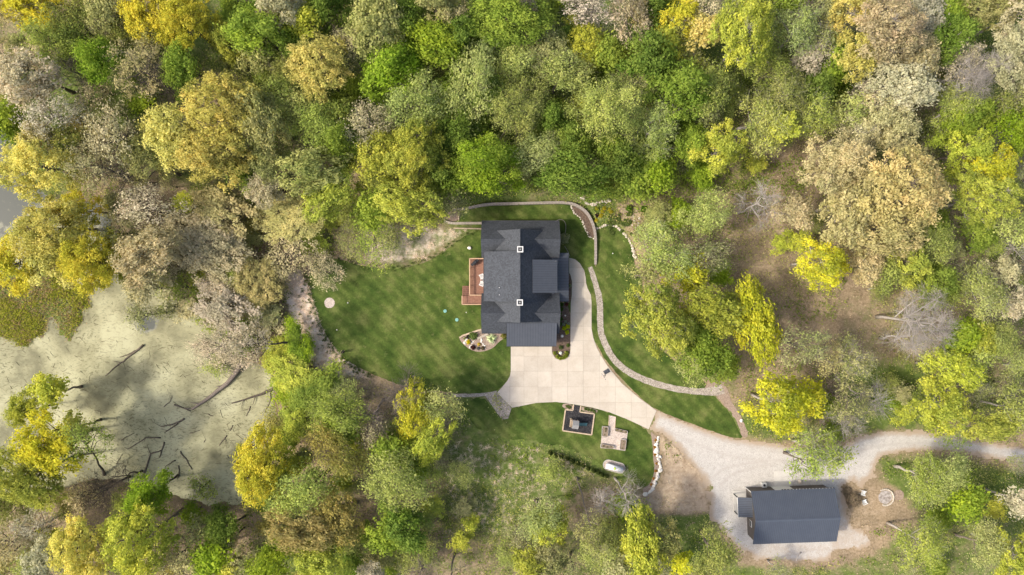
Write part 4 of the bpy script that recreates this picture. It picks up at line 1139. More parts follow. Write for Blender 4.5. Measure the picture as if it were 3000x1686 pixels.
# young growth filling the gaps between the crowns
def fill_gaps():
    r = random.Random(12)
    cr = np.array(crowns)
    done = 0
    for k in range(2600):
        px, py = r.uniform(-20, 3020), r.uniform(-20, 1706)
        x, y = U(px, py, 3)
        a_ = np.array([x]); b_ = np.array([y])
        fl = min(sd_poly(a_, b_, p)[0] for p in YARD)
        if fl < 2.2 or sd_poly(a_, b_, POND_W)[0] < 1.0: continue
        if 1950 < px < 2950 and 430 < py < 1120 and r.random() < .95: continue
        if px > 2450 and py > 1250 and r.random() < .8: continue
        if 1280 < px < 1760 and py > 1230 and r.random() < .82: continue
        if px > 1960 and px < 2560 and py > 1480: continue
        if 1050 < px < 1420 and 620 < py < 800: continue
        if 1880 < px < 2100 and 1240 < py < 1500: continue
        if 780 < px < 1100 and 780 < py < 1110: continue
        if 1700 < px < 1900 and 560 < py < 760: continue
        sx = cr[:, 0] * FPX / (CAM_H - cr[:, 3]); sy_ = cr[:, 1] * FPX / (CAM_H - cr[:, 3])
        d = np.hypot(sx - (px - 1500), sy_ - (843 - py)) / (cr[:, 2] * FPX / (CAM_H - cr[:, 3]))
        if d.min() < .92: continue
        if px < 1000: code = r.choice('OKtSkNLH')
        elif px < 2250 and py < 600: code = r.choice('NDSOLN')
        elif py > 900: code = r.choice('SLkKNA')
        else: code = r.choice('SAkOL')
        rp = r.uniform(24, 37)
        plant_tree(px, py, rp, rp, r.random(), code)
        cr = np.array(crowns); done += 1
        if done > 150: break
    print('fillers', done)
fill_gaps()
print('trees', tree_count, sum(1 for x in bpy.data.objects if x.name.split('.')[0] == 'tree'))

# ------------------------------------------------------------------ house
def build_house():
    h = thing('house', 'dark grey roofed house with two white-capped chimneys on its main ridge', 'house', (1.4, .9, 0))
    off = Vector((1.4, .9, 0))
    def part(mb, name, mat, par=None):
        mb.v = [(x - off.x, y - off.y, z) for x, y, z in mb.v]
        return mb.build(name, mat, par or h)
    RX, HZ, PT = 1.34, 8.3, .9                        # main ridge x, ridge height, pitch
    WZ, WP = 6.1, .87                                 # wing ridge height, pitch
    YN, YS = 8.09, -4.30                              # wing ridge lines
    XW, XE = -5.2, 8.1
    t = .16
    # main roof, two slopes each, eave just inside the wings
    n0, s0 = 9.6, -5.75
    xe = RX + 5.45; xw = RX - 5.45; ze = HZ - PT * 5.45
    main = part(MB().slab([(xw, s0, ze), (RX, s0, HZ), (RX, n0, HZ), (xw, n0, ze)], t).slab([(RX, s0, HZ), (xe, s0, ze), (xe, n0, ze), (RX, n0, HZ)], t), 'main_roof', M['shingle'])
    part(MB().slab([(RX - .16, s0 + .01, HZ - .10), (RX, s0 + .01, HZ + .045), (RX, n0 - .01, HZ + .045), (RX - .16, n0 - .01, HZ - .10)], .03).slab([(RX, s0 + .01, HZ + .045), (RX + .16, s0 + .01, HZ - .10), (RX + .16, n0 - .01, HZ - .10), (RX, n0 - .01, HZ + .045)], .03), 'ridge_cap', M['shingle'], main)
    for nm, yr, d0, d1 in (('north', YN, 2.85, 3.24), ('south', YS, 3.48, 3.2)):
        # d0: run to the lower (south) eave, d1: run to the upper (north) eave
        a = MB().slab([(XW, yr - d0, WZ - WP * d0), (XE, yr - d0, WZ - WP * d0), (XE, yr, WZ), (XW, yr, WZ)], t)
        a.slab([(XW, yr, WZ), (XE, yr, WZ), (XE, yr + d1, WZ - WP * d1), (XW, yr + d1, WZ - WP * d1)], t)
        wr = part(a, 'wing_roof', M['shingle'])
        part(MB().slab([(XW, yr - .14, WZ - .085), (XE, yr - .14, WZ - .085), (XE, yr, WZ + .04), (XW, yr, WZ + .04)], .03).slab([(XW, yr, WZ + .04), (XE, yr, WZ + .04), (XE, yr + .14, WZ - .085), (XW, yr + .14, WZ - .085)], .03), 'ridge_cap', M['shingle'], wr)
        for sgn, dd in ((-1, d0), (1, d1)):
            y = yr + sgn * dd
            part(MB().box(((XW + XE) / 2, y + sgn * .07, WZ - WP * dd - .10), (XE - XW, .13, .12)), 'gutter', M['trim'], wr)
        # wing walls with gable ends
        m = MB()
        y0, y1 = yr - d0 + .45, yr + d1 - .45
        for x in (XW + .35, XE - .35):
            zt0 = WZ - WP * (yr - y0) - t - .06; zt1 = WZ - WP * (y1 - yr) - t - .06
            prof = [(y0, 0), (y1, 0), (y1, zt1), (yr, WZ - t - .06), (y0, zt0)]
            xx = x + (.18 if x < 0 else -.18)
            vs = [(x, a_, b_) for a_, b_ in prof] + [(xx, a_, b_) for a_, b_ in prof]
            n = 5
            m.add(vs, [tuple(range(n)), tuple(range(2 * n - 1, n - 1, -1))] + [(i, n + i, n + (i + 1) % n, (i + 1) % n) for i in range(n)])
        m.box(((XW + XE) / 2, y0 + .09, 1.55), (XE - XW - 1.06, .18, 3.1)).box(((XW + XE) / 2, y1 - .09, 1.55), (XE - XW - 1.06, .18, 3.1))
        part(m, 'wall', M['siding'])
        for x in (XW + .33, XE - .33):
            wn_ = part(MB().box((x, yr, 1.6), (.06, 1.5, 1.3)), 'window', M['white'])
            part(MB().box((x + (-.035 if x < 0 else .035), yr - .36, 1.6), (.02, .6, 1.12)).box((x + (-.035 if x < 0 else .035), yr + .36, 1.6), (.02, .6, 1.12)), 'pane', M['glass'], wn_)
    # main gable walls (triangles above the wings) and long walls
    m = MB()
    for y in (n0 - .4, s0 + .4):
        prof = [(RX - 4.6, 3.4), (RX + 4.6, 3.4), (RX + 4.6, HZ - PT * 4.6 - .25), (RX, HZ - .25), (RX - 4.6, HZ - PT * 4.6 - .25)]
        vs = [(a_, y, b_) for a_, b_ in prof] + [(a_, y + (.15 if y < 0 else -.15), b_) for a_, b_ in prof]
        m.add(vs, [tuple(range(5)), tuple(range(9, 4, -1))] + [(i, 5 + i, 5 + (i + 1) % 5, (i + 1) % 5) for i in range(5)])
    m.box((-4.2, 2.0, 2.85), (.2, 6.2, 5.7)).box((6.4, 2.0, 1.6), (.2, 6.2, 3.2))
    part(m, 'wall', M['siding'])
    # wide shed dormer facing the deck
    ya, yb = -2.3, 6.0
    dz = 5.92
    part(MB().slab([(-4.67, ya, dz), (RX - .06, ya, HZ + .012), (RX - .06, yb, HZ + .012), (-4.67, yb, dz)], .18), 'shed_dormer_roof', M['shingle'])
    m = MB()
    for y in (ya + .25, yb - .25):
        prof = [(-4.3, 3.3), (RX - .6, 7.6), (-4.3, dz - .12)]
        vs = [(a_, y, b_) for a_, b_ in prof] + [(a_, y + .12 * (1 if y < 0 else -1), b_) for a_, b_ in prof]
        m.add(vs, [(0, 1, 2), (5, 4, 3), (0, 3, 4, 1), (1, 4, 5, 2), (2, 5, 3, 0)])
    part(m, 'dormer_wall', M['siding'])
    part(MB().box((-4.72, (ya + yb) / 2, dz - .10), (.12, yb - ya, .12)), 'gutter', M['trim'])
    for y in (0.2, 3.6):
        wn_ = part(MB().box((-4.32, y, 4.6), (.06, 1.4, 1.1)), 'window', M['white'])
        part(MB().box((-4.36, y - .33, 4.6), (.02, .56, .94)).box((-4.36, y + .33, 4.6), (.02, .56, .94)), 'pane', M['glass'], wn_)
    dd = part(MB().box((-4.32, 2.2, 1.75), (.06, 1.9, 2.1)), 'patio_door', M['white'])
    part(MB().box((-4.36, 1.75, 1.75), (.02, .8, 1.9)).box((-4.36, 2.65, 1.75), (.02, .8, 1.9)), 'pane', M['glass'], dd)
    def seamed(name, x0, x1, y0, y1, z_hi, z_lo, down, n, par=None):
        """standing seam roof falling towards down ('e', 's' or 'w')"""
        if down == 'e': q = [(x0, y0, z_hi), (x1, y0, z_lo), (x1, y1, z_lo), (x0, y1, z_hi)]
        elif down == 'w': q = [(x0, y0, z_lo), (x1, y0, z_hi), (x1, y1, z_hi), (x0, y1, z_lo)]
        else: q = [(x0, y0, z_lo), (x1, y0, z_lo), (x1, y1, z_hi), (x0, y1, z_hi)]
        r = part(MB().slab(q, .10), name, M['metal'], par)
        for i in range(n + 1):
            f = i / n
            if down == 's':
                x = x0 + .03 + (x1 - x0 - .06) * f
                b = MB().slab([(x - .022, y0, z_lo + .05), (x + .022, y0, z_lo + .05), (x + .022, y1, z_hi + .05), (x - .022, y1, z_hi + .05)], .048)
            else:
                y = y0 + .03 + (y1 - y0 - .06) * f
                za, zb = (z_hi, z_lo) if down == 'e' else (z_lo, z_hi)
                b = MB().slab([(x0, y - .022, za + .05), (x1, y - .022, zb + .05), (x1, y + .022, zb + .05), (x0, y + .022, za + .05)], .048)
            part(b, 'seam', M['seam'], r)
        return r
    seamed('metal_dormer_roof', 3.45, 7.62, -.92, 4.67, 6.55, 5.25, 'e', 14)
    part(MB().box((5.6, -.62, 4.6), (3.6, .14, 1.5)).box((5.6, 4.37, 4.6), (3.6, .14, 1.5)).box((7.3, 1.87, 4.2), (.14, 5.1, 2.0)), 'dormer_wall', M['siding'])
    for y in (.6, 3.1):
        wn_ = part(MB().box((7.39, y, 4.45), (.05, 1.3, .9)), 'window', M['white'])
        part(MB().box((7.42, y, 4.45), (.02, 1.14, .76)), 'pane', M['glass'], wn_)
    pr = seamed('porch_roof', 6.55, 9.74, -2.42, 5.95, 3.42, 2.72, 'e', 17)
    for y in (-2.2, .5, 3.1, 5.7):
        part(MB().box((9.45, y, 1.33), (.16, .16, 2.66)), 'porch_post', M['white'])
    fd = part(MB().box((6.52, 1.4, 1.1), (.06, 1.05, 2.15)), 'front_door', M['trim'])
    part(MB().box((6.57, 1.8, 1.05), (.05, .05, .18)), 'handle', M['white'], fd)
    part(MB().box((8.1, 1.7, .08), (3.0, 8.0, .16)), 'porch_floor', M['conc2'])
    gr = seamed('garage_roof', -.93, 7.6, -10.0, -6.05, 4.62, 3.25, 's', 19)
    part(MB().box((3.33, -10.05, 3.16), (8.5, .13, .13)), 'gutter', M['trim'], gr)
    part(MB().box((-.6, -8.3, 1.9), (.18, 2.4, 2.6)).box((7.25, -8.3, 1.9), (.18, 2.4, 2.6)).box((3.33, -9.42, 2.75), (7.66, .18, .7)).box((-.5, -9.42, 1.2), (.4, .18, 2.4)).box((7.15, -9.42, 1.2), (.4, .18, 2.4)).box((3.33, -9.42, 1.2), (.5, .18, 2.4)), 'garage_wall', M['siding'])
    for x in (1.38, 5.28):
        g = part(MB().box((x, -9.38, 1.2), (3.3, .05, 2.36)), 'garage_door', M['white'])
        for k in range(4): part(MB().box((x, -9.42, .32 + .58 * k), (3.22, .04, .54)), 'panel', M['white'], g)
    # chimneys
    for px, py in ((1524, 731), (1523, 887)):
        x, y = U(px, py, 9.1)
        ch = part(MB().box((x, y, 8.1), (.86, .86, 1.7)), 'chimney', M['siding'])
        s = .98; i = .68
        c = MB()
        for dx, dy, sx_, sy_ in ((0, (s + i) / 4, s, (s - i) / 2), (0, -(s + i) / 4, s, (s - i) / 2), ((s + i) / 4, 0, (s - i) / 2, i), (-(s + i) / 4, 0, (s - i) / 2, i)):
            c.box((x + dx, y + dy, 9.03), (sx_, sy_, .16))
        part(c, 'cap', M['white'], ch)
        part(MB().box((x, y, 8.97), (i - .02, i - .02, .06)), 'flue_top', M['trim'], ch)
        part(MB().tube([(x, y, 9.0), (x, y, 9.14)], .13, 10), 'flue', M['tabletop'], ch)
    for px, py in ((1463, 843.5), (1463, 864.5)):
        x, y = U(px, py, 7.2)
        z = HZ + (x - RX) * (HZ - dz) / (RX + 4.67)
        part(MB().tube([(x, y, z - .1), (x, y, z + .32)], .06, 8), 'vent_pipe', M['tank'])
    return h
build_house()

# ------------------------------------------------------------------ deck with stairs
def build_deck():
    x0, y1 = U(1376, 758, 1.0); x1, y0 = U(1424, 866, 1.0)
    x1 = -4.28
    d = thing('deck', 'red brown wooden deck with tan rail along the house wall', 'deck', ((x0 + x1) / 2, (y0 + y1) / 2, 0))
    o = Vector(d.location)
    def part(mb, name, mat, par=None):
        mb.v = [(a - o.x, b - o.y, c) for a, b, c in mb.v]
        return mb.build(name, mat, par or d)
    n = int((x1 - x0) / .145)
    bw = (x1 - x0) / n
    for i in range(n):
        part(MB().box((x0 + bw * (i + .5), (y0 + y1) / 2, .98), (bw - .012, y1 - y0, .035)), 'board', M['deck'])
    part(MB().box(((x0 + x1) / 2, (y0 + y1) / 2, .90), (x1 - x0 - .1, .06, .12)).box(((x0 + x1) / 2, y0 + .06, .88), (x1 - x0, .05, .2)).box(((x0 + x1) / 2, y1 - .06, .88), (x1 - x0, .05, .2)).box((x0 + .05, (y0 + y1) / 2, .88), (.05, y1 - y0, .2)), 'joist_frame', M['deck'])
    def rail(pts, post_every=1.3, zb=1.0):
        for (ax, ay), (bx, by) in zip(pts[:-1], pts[1:]):
            L = math.hypot(bx - ax, by - ay); an = math.atan2(by - ay, bx - ax)
            r = part(MB().box(((ax + bx) / 2, (ay + by) / 2, zb + .98), (L + .06, .16, .045), an), 'rail', M['rail'])
            part(MB().box(((ax + bx) / 2, (ay + by) / 2, zb + .82), (L, .05, .09), an), 'lower_rail', M['deck'], r)
            k = max(1, int(L / post_every))
            for i in range(k + 1):
                f = i / k
                part(MB().box((ax + (bx - ax) * f, ay + (by - ay) * f, (zb + .95) / 2), (.10, .10, zb + .95), an), 'post', M['deck'])
            nb = int(L / .14)
            b = MB()
            for i in range(nb):
                f = (i + .5) / nb
                b.box((ax + (bx - ax) * f, ay + (by - ay) * f, zb + .42), (.03, .03, .78), an)
            tag(part(b, 'balusters', M['deck']), kind='stuff')
    rail([(x1 - .3, y1 - .05), (x0 + .05, y1 - .05), (x0 + .05, y0 + .05), (x1 - .45, y0 + .05)])
    # lower landing and flight
    lx0, ly0 = U(1354, 893, .7); lx1, ly1 = U(1410, 873, .7)
    ly1 = y0 - .06
    nb = int((lx1 - lx0) / .145); bw = (lx1 - lx0) / nb
    for i in range(nb):
        part(MB().box((lx0 + bw * (i + .5), (ly0 + ly1) / 2, .66), (bw - .012, ly1 - ly0, .035)), 'landing_board', M['deck'])
    part(MB().box(((lx0 + lx1) / 2, ly0 + .04, 1.58), (lx1 - lx0, .14, .045)).box((lx0 + .04, (ly0 + ly1) / 2, 1.58), (.14, ly1 - ly0, .045)), 'landing_rail', M['rail'])
    for px_, py_ in ((lx0 + .05, ly0 + .05), (lx0 + .05, ly1 - .05), (lx1 - .1, ly0 + .05), ((lx0 + lx1) / 2, ly0 + .05)):
        part(MB().box((px_, py_, .78), (.10, .10, 1.56)), 'post', M['deck'])
    sy0, sy1 = ly1 + .02, U(1360, 838, .3)[1]
    ns = 5
    sx0, sx1 = lx0 + .12, x0 - .08
    for i in range(ns):
        y = sy0 + (sy1 - sy0) * (i + .5) / ns
        part(MB().box(((sx0 + sx1) / 2, y, .56 - .11 * i), (sx1 - sx0, (sy1 - sy0) / ns - .03, .04)), 'stair_tread', M['deck'])
    for k in range(9):
        y = sy0 + (sy1 - sy0) * (k + .4) / 9
        part(MB().box((sx0 + .02, y, .75 - .04 * k), (.05, .05, 1.3 - .07 * k)), 'stair_baluster', M['deck'])
    part(MB().slab([(sx0 - .05, sy0, 1.52), (sx0 + .06, sy0, 1.52), (sx0 + .06, sy1, .98), (sx0 - .05, sy1, .98)], .05), 'stair_rail', M['deck'])
build_deck()

def adirondack(x, y, z, rot, label, group=None):
    c = thing('chair', label, 'chair', (x, y, z), rot, group)
    w_ = .60
    for i in range(5):
        yy = -.24 + .12 * i
        MB().box((.0, yy, .0), (.025, .105, .86), 0, None) if False else None
        b = MB(); b.slab([(-.30, yy - .05, .38), (-.30, yy + .05, .38), (-.62, yy + .05, .98 - .05 * abs(i - 2)), (-.62, yy - .05, .98 - .05 * abs(i - 2))][::-1], .022)
        b.build('back_slat', M['white'], c)
    for i in range(4):
        xx = .26 - .15 * i
        MB().slab([(xx - .065, -w_ / 2, .36 - .05 * i), (xx + .065, -w_ / 2, .40 - .05 * i), (xx + .065, w_ / 2, .40 - .05 * i), (xx - .065, w_ / 2, .36 - .05 * i)], .025).build('seat_slat', M['white'], c)
    for s in (-1, 1):
        MB().box((-.02, s * .36, .60), (.78, .13, .03)).build('armrest', M['white'], c)
        MB().box((.28, s * .33, .29), (.09, .03, .58)).build('front_leg', M['white'], c)
        MB().slab([(-.62, s * .31 - .015, .10), (.30, s * .31 - .015, .42), (.30, s * .31 + .015, .42), (-.62, s * .31 + .015, .10)], .10).build('back_leg', M['white'], c)
    return c
xa, ya = U(1411, 811, 1.4); adirondack(xa, ya, 1.0, R_(180 + 22), 'white slatted armchair on the deck, nearer the black covered grill')
xa, ya = U(1411, 831.5, 1.4); adirondack(xa, ya, 1.0, R_(180 - 22), 'white slatted armchair on the deck, nearer the deck stairs')
xa, ya = U(2531.5, 1446, .6); adirondack(xa, ya, .0, R_(0 - 15), 'white slatted armchair by the stone fire ring, on the gravel road side')
xa, ya = U(2535, 1472, .6); adirondack(xa, ya, .0, R_(25), 'white slatted armchair by the stone fire ring, on the barn side')
tb = thing('side_table', 'small grey side table between the two white deck chairs', 'table', (*U(1416, 821, 1.3), 1.0))
MB().box((0, 0, .46), (.42, .42, .03)).build('table_top', M['tabletop'], tb)
for sx_ in (-1, 1):
    for sy_ in (-1, 1): MB().box((sx_ * .17, sy_ * .17, .22), (.04, .04, .44)).build('leg', M['tabletop'], tb)

def build_grill():
    x, y = U(1391, 770, 1.6)
    g = thing('grill', 'black covered barbecue grill standing in the deck corner', 'grill', (x, y, 1.0), R_(40))
    bm = bmesh.new(); bmesh.ops.create_cube(bm, size=1)
    for v in bm.verts: v.co = Vector((v.co.x * .78, v.co.y * .56, v.co.z * .62 + .72))
    bmesh.ops.bevel(bm, geom=bm.edges[:], offset=.1, segments=3, affect='EDGES')
    me = bpy.data.meshes.new('lid'); bm.to_mesh(me); bm.free(); link('lid', me, g, M['grill'])
    MB().box((0, 0, .28), (.74, .5, .48)).build('cabinet', M['grill'], g)
    for s in (-1, 1):
        bm = bmesh.new(); bmesh.ops.create_cube(bm, size=1)
        for v in bm.verts: v.co = Vector((v.co.x * .42 + s * .56, v.co.y * .5, v.co.z * .09 + .80))
        bmesh.ops.bevel(bm, geom=bm.edges[:], offset=.03, segments=2, affect='EDGES')
        me = bpy.data.meshes.new('side_shelf'); bm.to_mesh(me); bm.free(); link('side_shelf', me, g, M['grill'])
    MB().box((-.1, -.29, .78), (.16, .02, .10)).build('badge', M['tabletop'], g)
    for sx_ in (-1, 1):
        for sy_ in (-1, 1): MB().tube([(sx_ * .3, sy_ * .2 - .02, .05), (sx_ * .3, sy_ * .2 + .02, .05)], .05, 10).build('wheel', M['black'], g)
build_grill()

# ------------------------------------------------------------------ barn
def build_barn():
    ang = math.atan2(.5, 14.3)
    c = Vector((48.05, -39.0, 0))
    b = thing('barn', 'blue grey metal roofed barn with a small side porch on the gravel', 'barn', c, ang)
    L, hw, ez, rz_ = 14.3, 4.55, 3.6, 5.35
    m = MB().slab([(-L / 2, -hw, ez), (L / 2, -hw, ez), (L / 2, 0, rz_), (-L / 2, 0, rz_)], .08)
    m.slab([(-L / 2, 0, rz_), (L / 2, 0, rz_), (L / 2, hw, ez), (-L / 2, hw, ez)], .08)
    rf = m.build('roof', M['barnmetal'], b)
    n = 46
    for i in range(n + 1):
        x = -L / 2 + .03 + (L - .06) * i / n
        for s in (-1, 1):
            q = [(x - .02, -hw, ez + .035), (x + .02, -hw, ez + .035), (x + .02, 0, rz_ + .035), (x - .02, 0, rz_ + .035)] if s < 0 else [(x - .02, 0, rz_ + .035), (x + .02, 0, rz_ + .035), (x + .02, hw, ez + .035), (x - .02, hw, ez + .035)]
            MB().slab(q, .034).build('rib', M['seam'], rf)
    MB().slab([(-L / 2, -.22, rz_ - .02), (L / 2, -.22, rz_ - .02), (L / 2, 0, rz_ + .075), (-L / 2, 0, rz_ + .075)], .03).slab([(-L / 2, 0, rz_ + .075), (L / 2, 0, rz_ + .075), (L / 2, .22, rz_ - .02), (-L / 2, .22, rz_ - .02)], .03).build('ridge_cap', M['barnmetal'], rf)
    w0, w1 = -L / 2 + .35, L / 2 - .35
    v0, v1 = -hw + .4, hw - .45
    m = MB()
    for x, t in ((w0, .14), (w1, -.14)):
        prof = [(v0, 0), (v1, 0), (v1, ez + .03), (0, rz_ - .14), (v0, ez + .03)]
        vs = [(x, a_, c_) for a_, c_ in prof] + [(x + t, a_, c_) for a_, c_ in prof]
        m.add(vs, [tuple(range(5)), tuple(range(9, 4, -1))] + [(i, 5 + i, 5 + (i + 1) % 5, (i + 1) % 5) for i in range(5)])
    m.box((0, v0 + .07, 1.75), (w1 - w0 - .29, .14, 3.5)).box((0, v1 - .07, 1.75), (w1 - w0 - .29, .14, 3.5))
    m.build('wall', M['barnwall'], b)
    # sliding door track and light gutter run on the drive side
    MB().box((-4.55, v1 + .16, 3.42), (5.0, .16, .10)).build('door_track', M['white'], b)
    MB().box((-.9, v1 + .03, 1.5), (3.2, .06, 3.0)).build('door', M['white'], b)
    for i in range(16):
        MB().box((-1.6 + i * .56, hw + .04, ez - .03), (.05, .12, .05)).build('gutter_bracket', M['white'], b)
    MB().box((2.6, hw + .03, ez - .10), (9.0, .12, .10)).build('gutter', M['trim'], b)
    MB().box((w0 - .12, v1 + .05, 1.8), (.10, .10, 3.6)).build('downpipe', M['white'], b)
    # side porch
    p0, p1 = w0 - 2.35, w0 + .25
    y0, y1 = -.15, 3.25
    pr = MB().slab([(p0, y0, 2.65), (p1, y0, 3.15), (p1, y1, 3.15), (p0, y1, 2.65)], .06).build('porch_roof', M['barnmetal'], b)
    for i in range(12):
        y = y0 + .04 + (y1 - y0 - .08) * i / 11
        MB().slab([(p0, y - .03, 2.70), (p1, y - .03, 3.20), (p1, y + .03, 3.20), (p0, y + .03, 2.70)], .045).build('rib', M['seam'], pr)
    MB().box((p0 - .03, (y0 + y1) / 2, 2.60), (.06, y1 - y0, .12)).build('gutter', M['white'], pr)
    for y in (y0 + .2, y1 - .15):
        MB().box((p0 + .12, y, 1.3), (.15, .15, 2.6)).build('post', M['trim'], b)
    MB().box(((p0 + w0) / 2, (y0 + y1) / 2 + .2, .08), (w0 - p0 - .05, y1 - y0 + .4, .12)).build('porch_floor', M['conc2'], b)
    pd = MB().box((w0 - .02, 1.5, 1.1), (.05, 1.0, 2.1)).build('porch_door', M['white'], b)
    MB().box((w0 - .06, 1.85, 1.05), (.05, .05, .15)).build('handle', M['black'], pd)
    wn_ = MB().box((w0 - .02, -1.6, 1.9), (.05, 1.1, 1.0)).build('window', M['white'], b)
    MB().box((w0 - .05, -1.6, 1.9), (.02, .95, .85)).build('pane', M['glass'], wn_)
build_barn()
def px_slab(name, pts, z0, z1, mat, kind='structure'):
    o = MB().prism(W(pts), z0, z1).build(name, mat); tag(o, kind=kind); return o
px_slab('concrete_apron', [(2266, 1381), (2320.5, 1379.5), (2321.5, 1436), (2270, 1437)], -.05, .07, M['conc2'])
def build_ac():
    x, y = U(2239, 1422, .6)
    a = thing('air_conditioner', 'white boxy air conditioning unit with dark fan grille by the barn wall', 'air conditioner', (x, y, 0), R_(2))
    s = .74
    m = MB()
    for dx, dy in ((-1, -1), (1, -1), (1, 1), (-1, 1)): m.box((dx * (s / 2 - .03), dy * (s / 2 - .03), .40), (.06, .06, .72))
    m.box((0, s / 2 - .02, .4), (s - .12, .03, .66)).box((0, -s / 2 + .02, .4), (s - .12, .03, .66)).box((s / 2 - .02, 0, .4), (.03, s - .12, .66)).box((-s / 2 + .02, 0, .4), (.03, s - .12, .66))
    m.build('cabinet', M['white'], a)
    r = MB()
    for dx, dy, a_, b_ in ((0, s / 2 - .07, s, .14), (0, -s / 2 + .07, s, .14), (s / 2 - .07, 0, .14, s - .28), (-s / 2 + .07, 0, .14, s - .28)): r.box((dx, dy, .79), (a_, b_, .05))
    r.build('top_frame', M['white'], a)
    MB().tube([(0, 0, .70), (0, 0, .74)], .22, 14).build('fan_grille', M['trim'], a)
    MB().box((0, 0, .03), (.9, .9, .06)).build('pad', M['conc2'], a)
build_ac()

# ------------------------------------------------------------------ boulders, stone edgings, retaining walls
ROCKS = []
for sd in range(6):
    bm = bmesh.new(); bmesh.ops.create_icosphere(bm, subdivisions=2, radius=1)
    r = np.random.default_rng(50 + sd)
    ax = [Vector(r.normal(size=3)).normalized() for _ in range(7)]
    cut = [.62 + .3 * r.random() for _ in ax]
    for v in bm.verts:
        p = v.co.copy()
        for a_, c_ in zip(ax, cut):
            d = p.dot(a_)
            if d > c_: p -= a_ * (d - c_)
        v.co = p * (1 + .04 * r.normal())
    me = bpy.data.meshes.new('boulder'); bm.to_mesh(me); bm.free(); ROCKS.append(me)
ROCKM = {}
def rock(name, loc, s, mk, parent=None, rotz=None):
    k = random.randrange(6)
    if (k, mk) not in ROCKM:
        c = ROCKS[k].copy(); c.materials.append(M[mk]); ROCKM[(k, mk)] = c
    o = bpy.data.objects.new(name, ROCKM[(k, mk)]); COL.objects.link(o)
    o.location = loc; o.rotation_euler = (random.gauss(0, .2), random.gauss(0, .2), random.random() * 6.28 if rotz is None else rotz)
    o.scale = (s * random.uniform(.85, 1.25), s * random.uniform(.8, 1.1), s * random.uniform(.6, .85))
    if parent is not None: o.parent = parent
    return o
def stone_row(pts, step, size, mk, label, two=False, cat='stone edging'):
    base = P(*pts[len(pts) // 2])
    t = thing('stone_edging', label, cat, base)
    W3 = [(P(*p).x, P(*p).y) for p in pts]
    for q in resample(smooth_poly(W3, 2, False), step):
        for r in range(2 if two and random.random() < .6 else 1):
            x = q.x + random.gauss(0, .07) + (random.uniform(-.3, .3) if r else 0); y = q.y + random.gauss(0, .07) + (random.uniform(-.3, .3) if r else 0)
            s = size * random.uniform(.7, 1.3)
            rock('boulder', (x - base.x, y - base.y, gz(x, y) + s * .28 - base.z), s, mk, t)
stone_row([(1707, 576.6), (1713, 591), (1725.5, 601), (1740, 601), (1756.6, 594), (1777, 591), (1791, 591)], .42, .27, 'rock', 'short V-shaped row of pale boulders above the retaining wall bend', True)
stone_row(EDGE_E, .44, .27, 'rock', 'long curved row of tan boulders along the lawn and planted slope')
stone_row([(1673.7, 603), (1679, 623), (1692, 632.5), (1702.7, 643), (1712, 661.5), (1717, 680), (1725.5, 691.6), (1740, 699)], .30, .16, 'rock', 'row of small tan stones edging the mulch bed inside the retaining wall')
stone_row([(1929, 1281), (1924, 1299), (1924, 1326), (1931, 1349), (1935, 1365), (1929, 1384), (1923, 1403.5), (1917, 1427), (1900, 1444), (1882, 1452)], .40, .30, 'rocklt', 'wavy wall of white boulders between lawn and bare dirt', True, 'stone wall')
# fire ring: an open arc of blocks
fr = thing('fire_ring', 'open arc of pale stone blocks round the ash of a fire pit', 'fire pit', (*U(2593, 1457), 0))
for a_ in np.arange(-105, 128, 12.5):
    o = rock('block', (1.42 * math.cos(R_(a_)), 1.42 * math.sin(R_(a_)), .14), .21, 'rock', fr, R_(a_))
    o.scale = (.17, .23, .17)
# lone boulders
for px, py, s, mk, lb in ((1376, 726.5, .40, 'rocklt', 'lone pale boulder on the lawn near the deck'), (1132, 709, .36, 'rocklt', 'white boulder in the dry grass above the big lawn'),
                          (2343.5, 1411, .38, 'rock', 'tan boulder beside the concrete slab at the barn'), (1577, 526, .30, 'rock', 'pale boulder lying among the dark shrubs behind the retaining wall'),
                          (1019, 888, .13, 'rocklt', 'little pale stone on the lawn near the gravel circle'), (987, 967, .15, 'rocklt', 'little pale stone on the lawn by the straw bank'),
                          (1656, 925, .19, 'rocklt', 'pale stone in the mulch strip near the porch roof'), (1647, 985, .24, 'rocklt', 'flat pale stone in the mulch below the lime shrub'),
                          (1366, 916, .10, 'rocklt', 'tiny yellowish stone between the teal lids and deck'), (1949, 936, .42, 'rocklt', 'big pale boulder under the yellow green trees'),
                          (2172, 1233, .34, 'rocklt', 'white rock on the bark strip under the yellow tree'), (1873, 640, .22, 'rocklt', 'white rock on the brown slope by the leafing pale trees'),
                          (1795, 743, .14, 'white', 'small bright white stone on the lawn with the stone path'), (1788, 540, .22, 'rock', 'tan rock in the leaf litter above the planted slope')):
    p = P(px, py)
    o = rock('boulder', (p.x, p.y, p.z + s * .35), s, mk); tag(o, lb, 'boulder')
for k in range(9):
    p = P(1858 + random.gauss(0, 14), 655 + random.gauss(0, 22)); s = random.uniform(.12, .2)
    o = rock('stone', (p.x, p.y, p.z + s * .3), s, 'rocklt'); tag(o, 'loose white stone scattered on the brown planted slope', 'stone', 'loose stones on the planted slope')

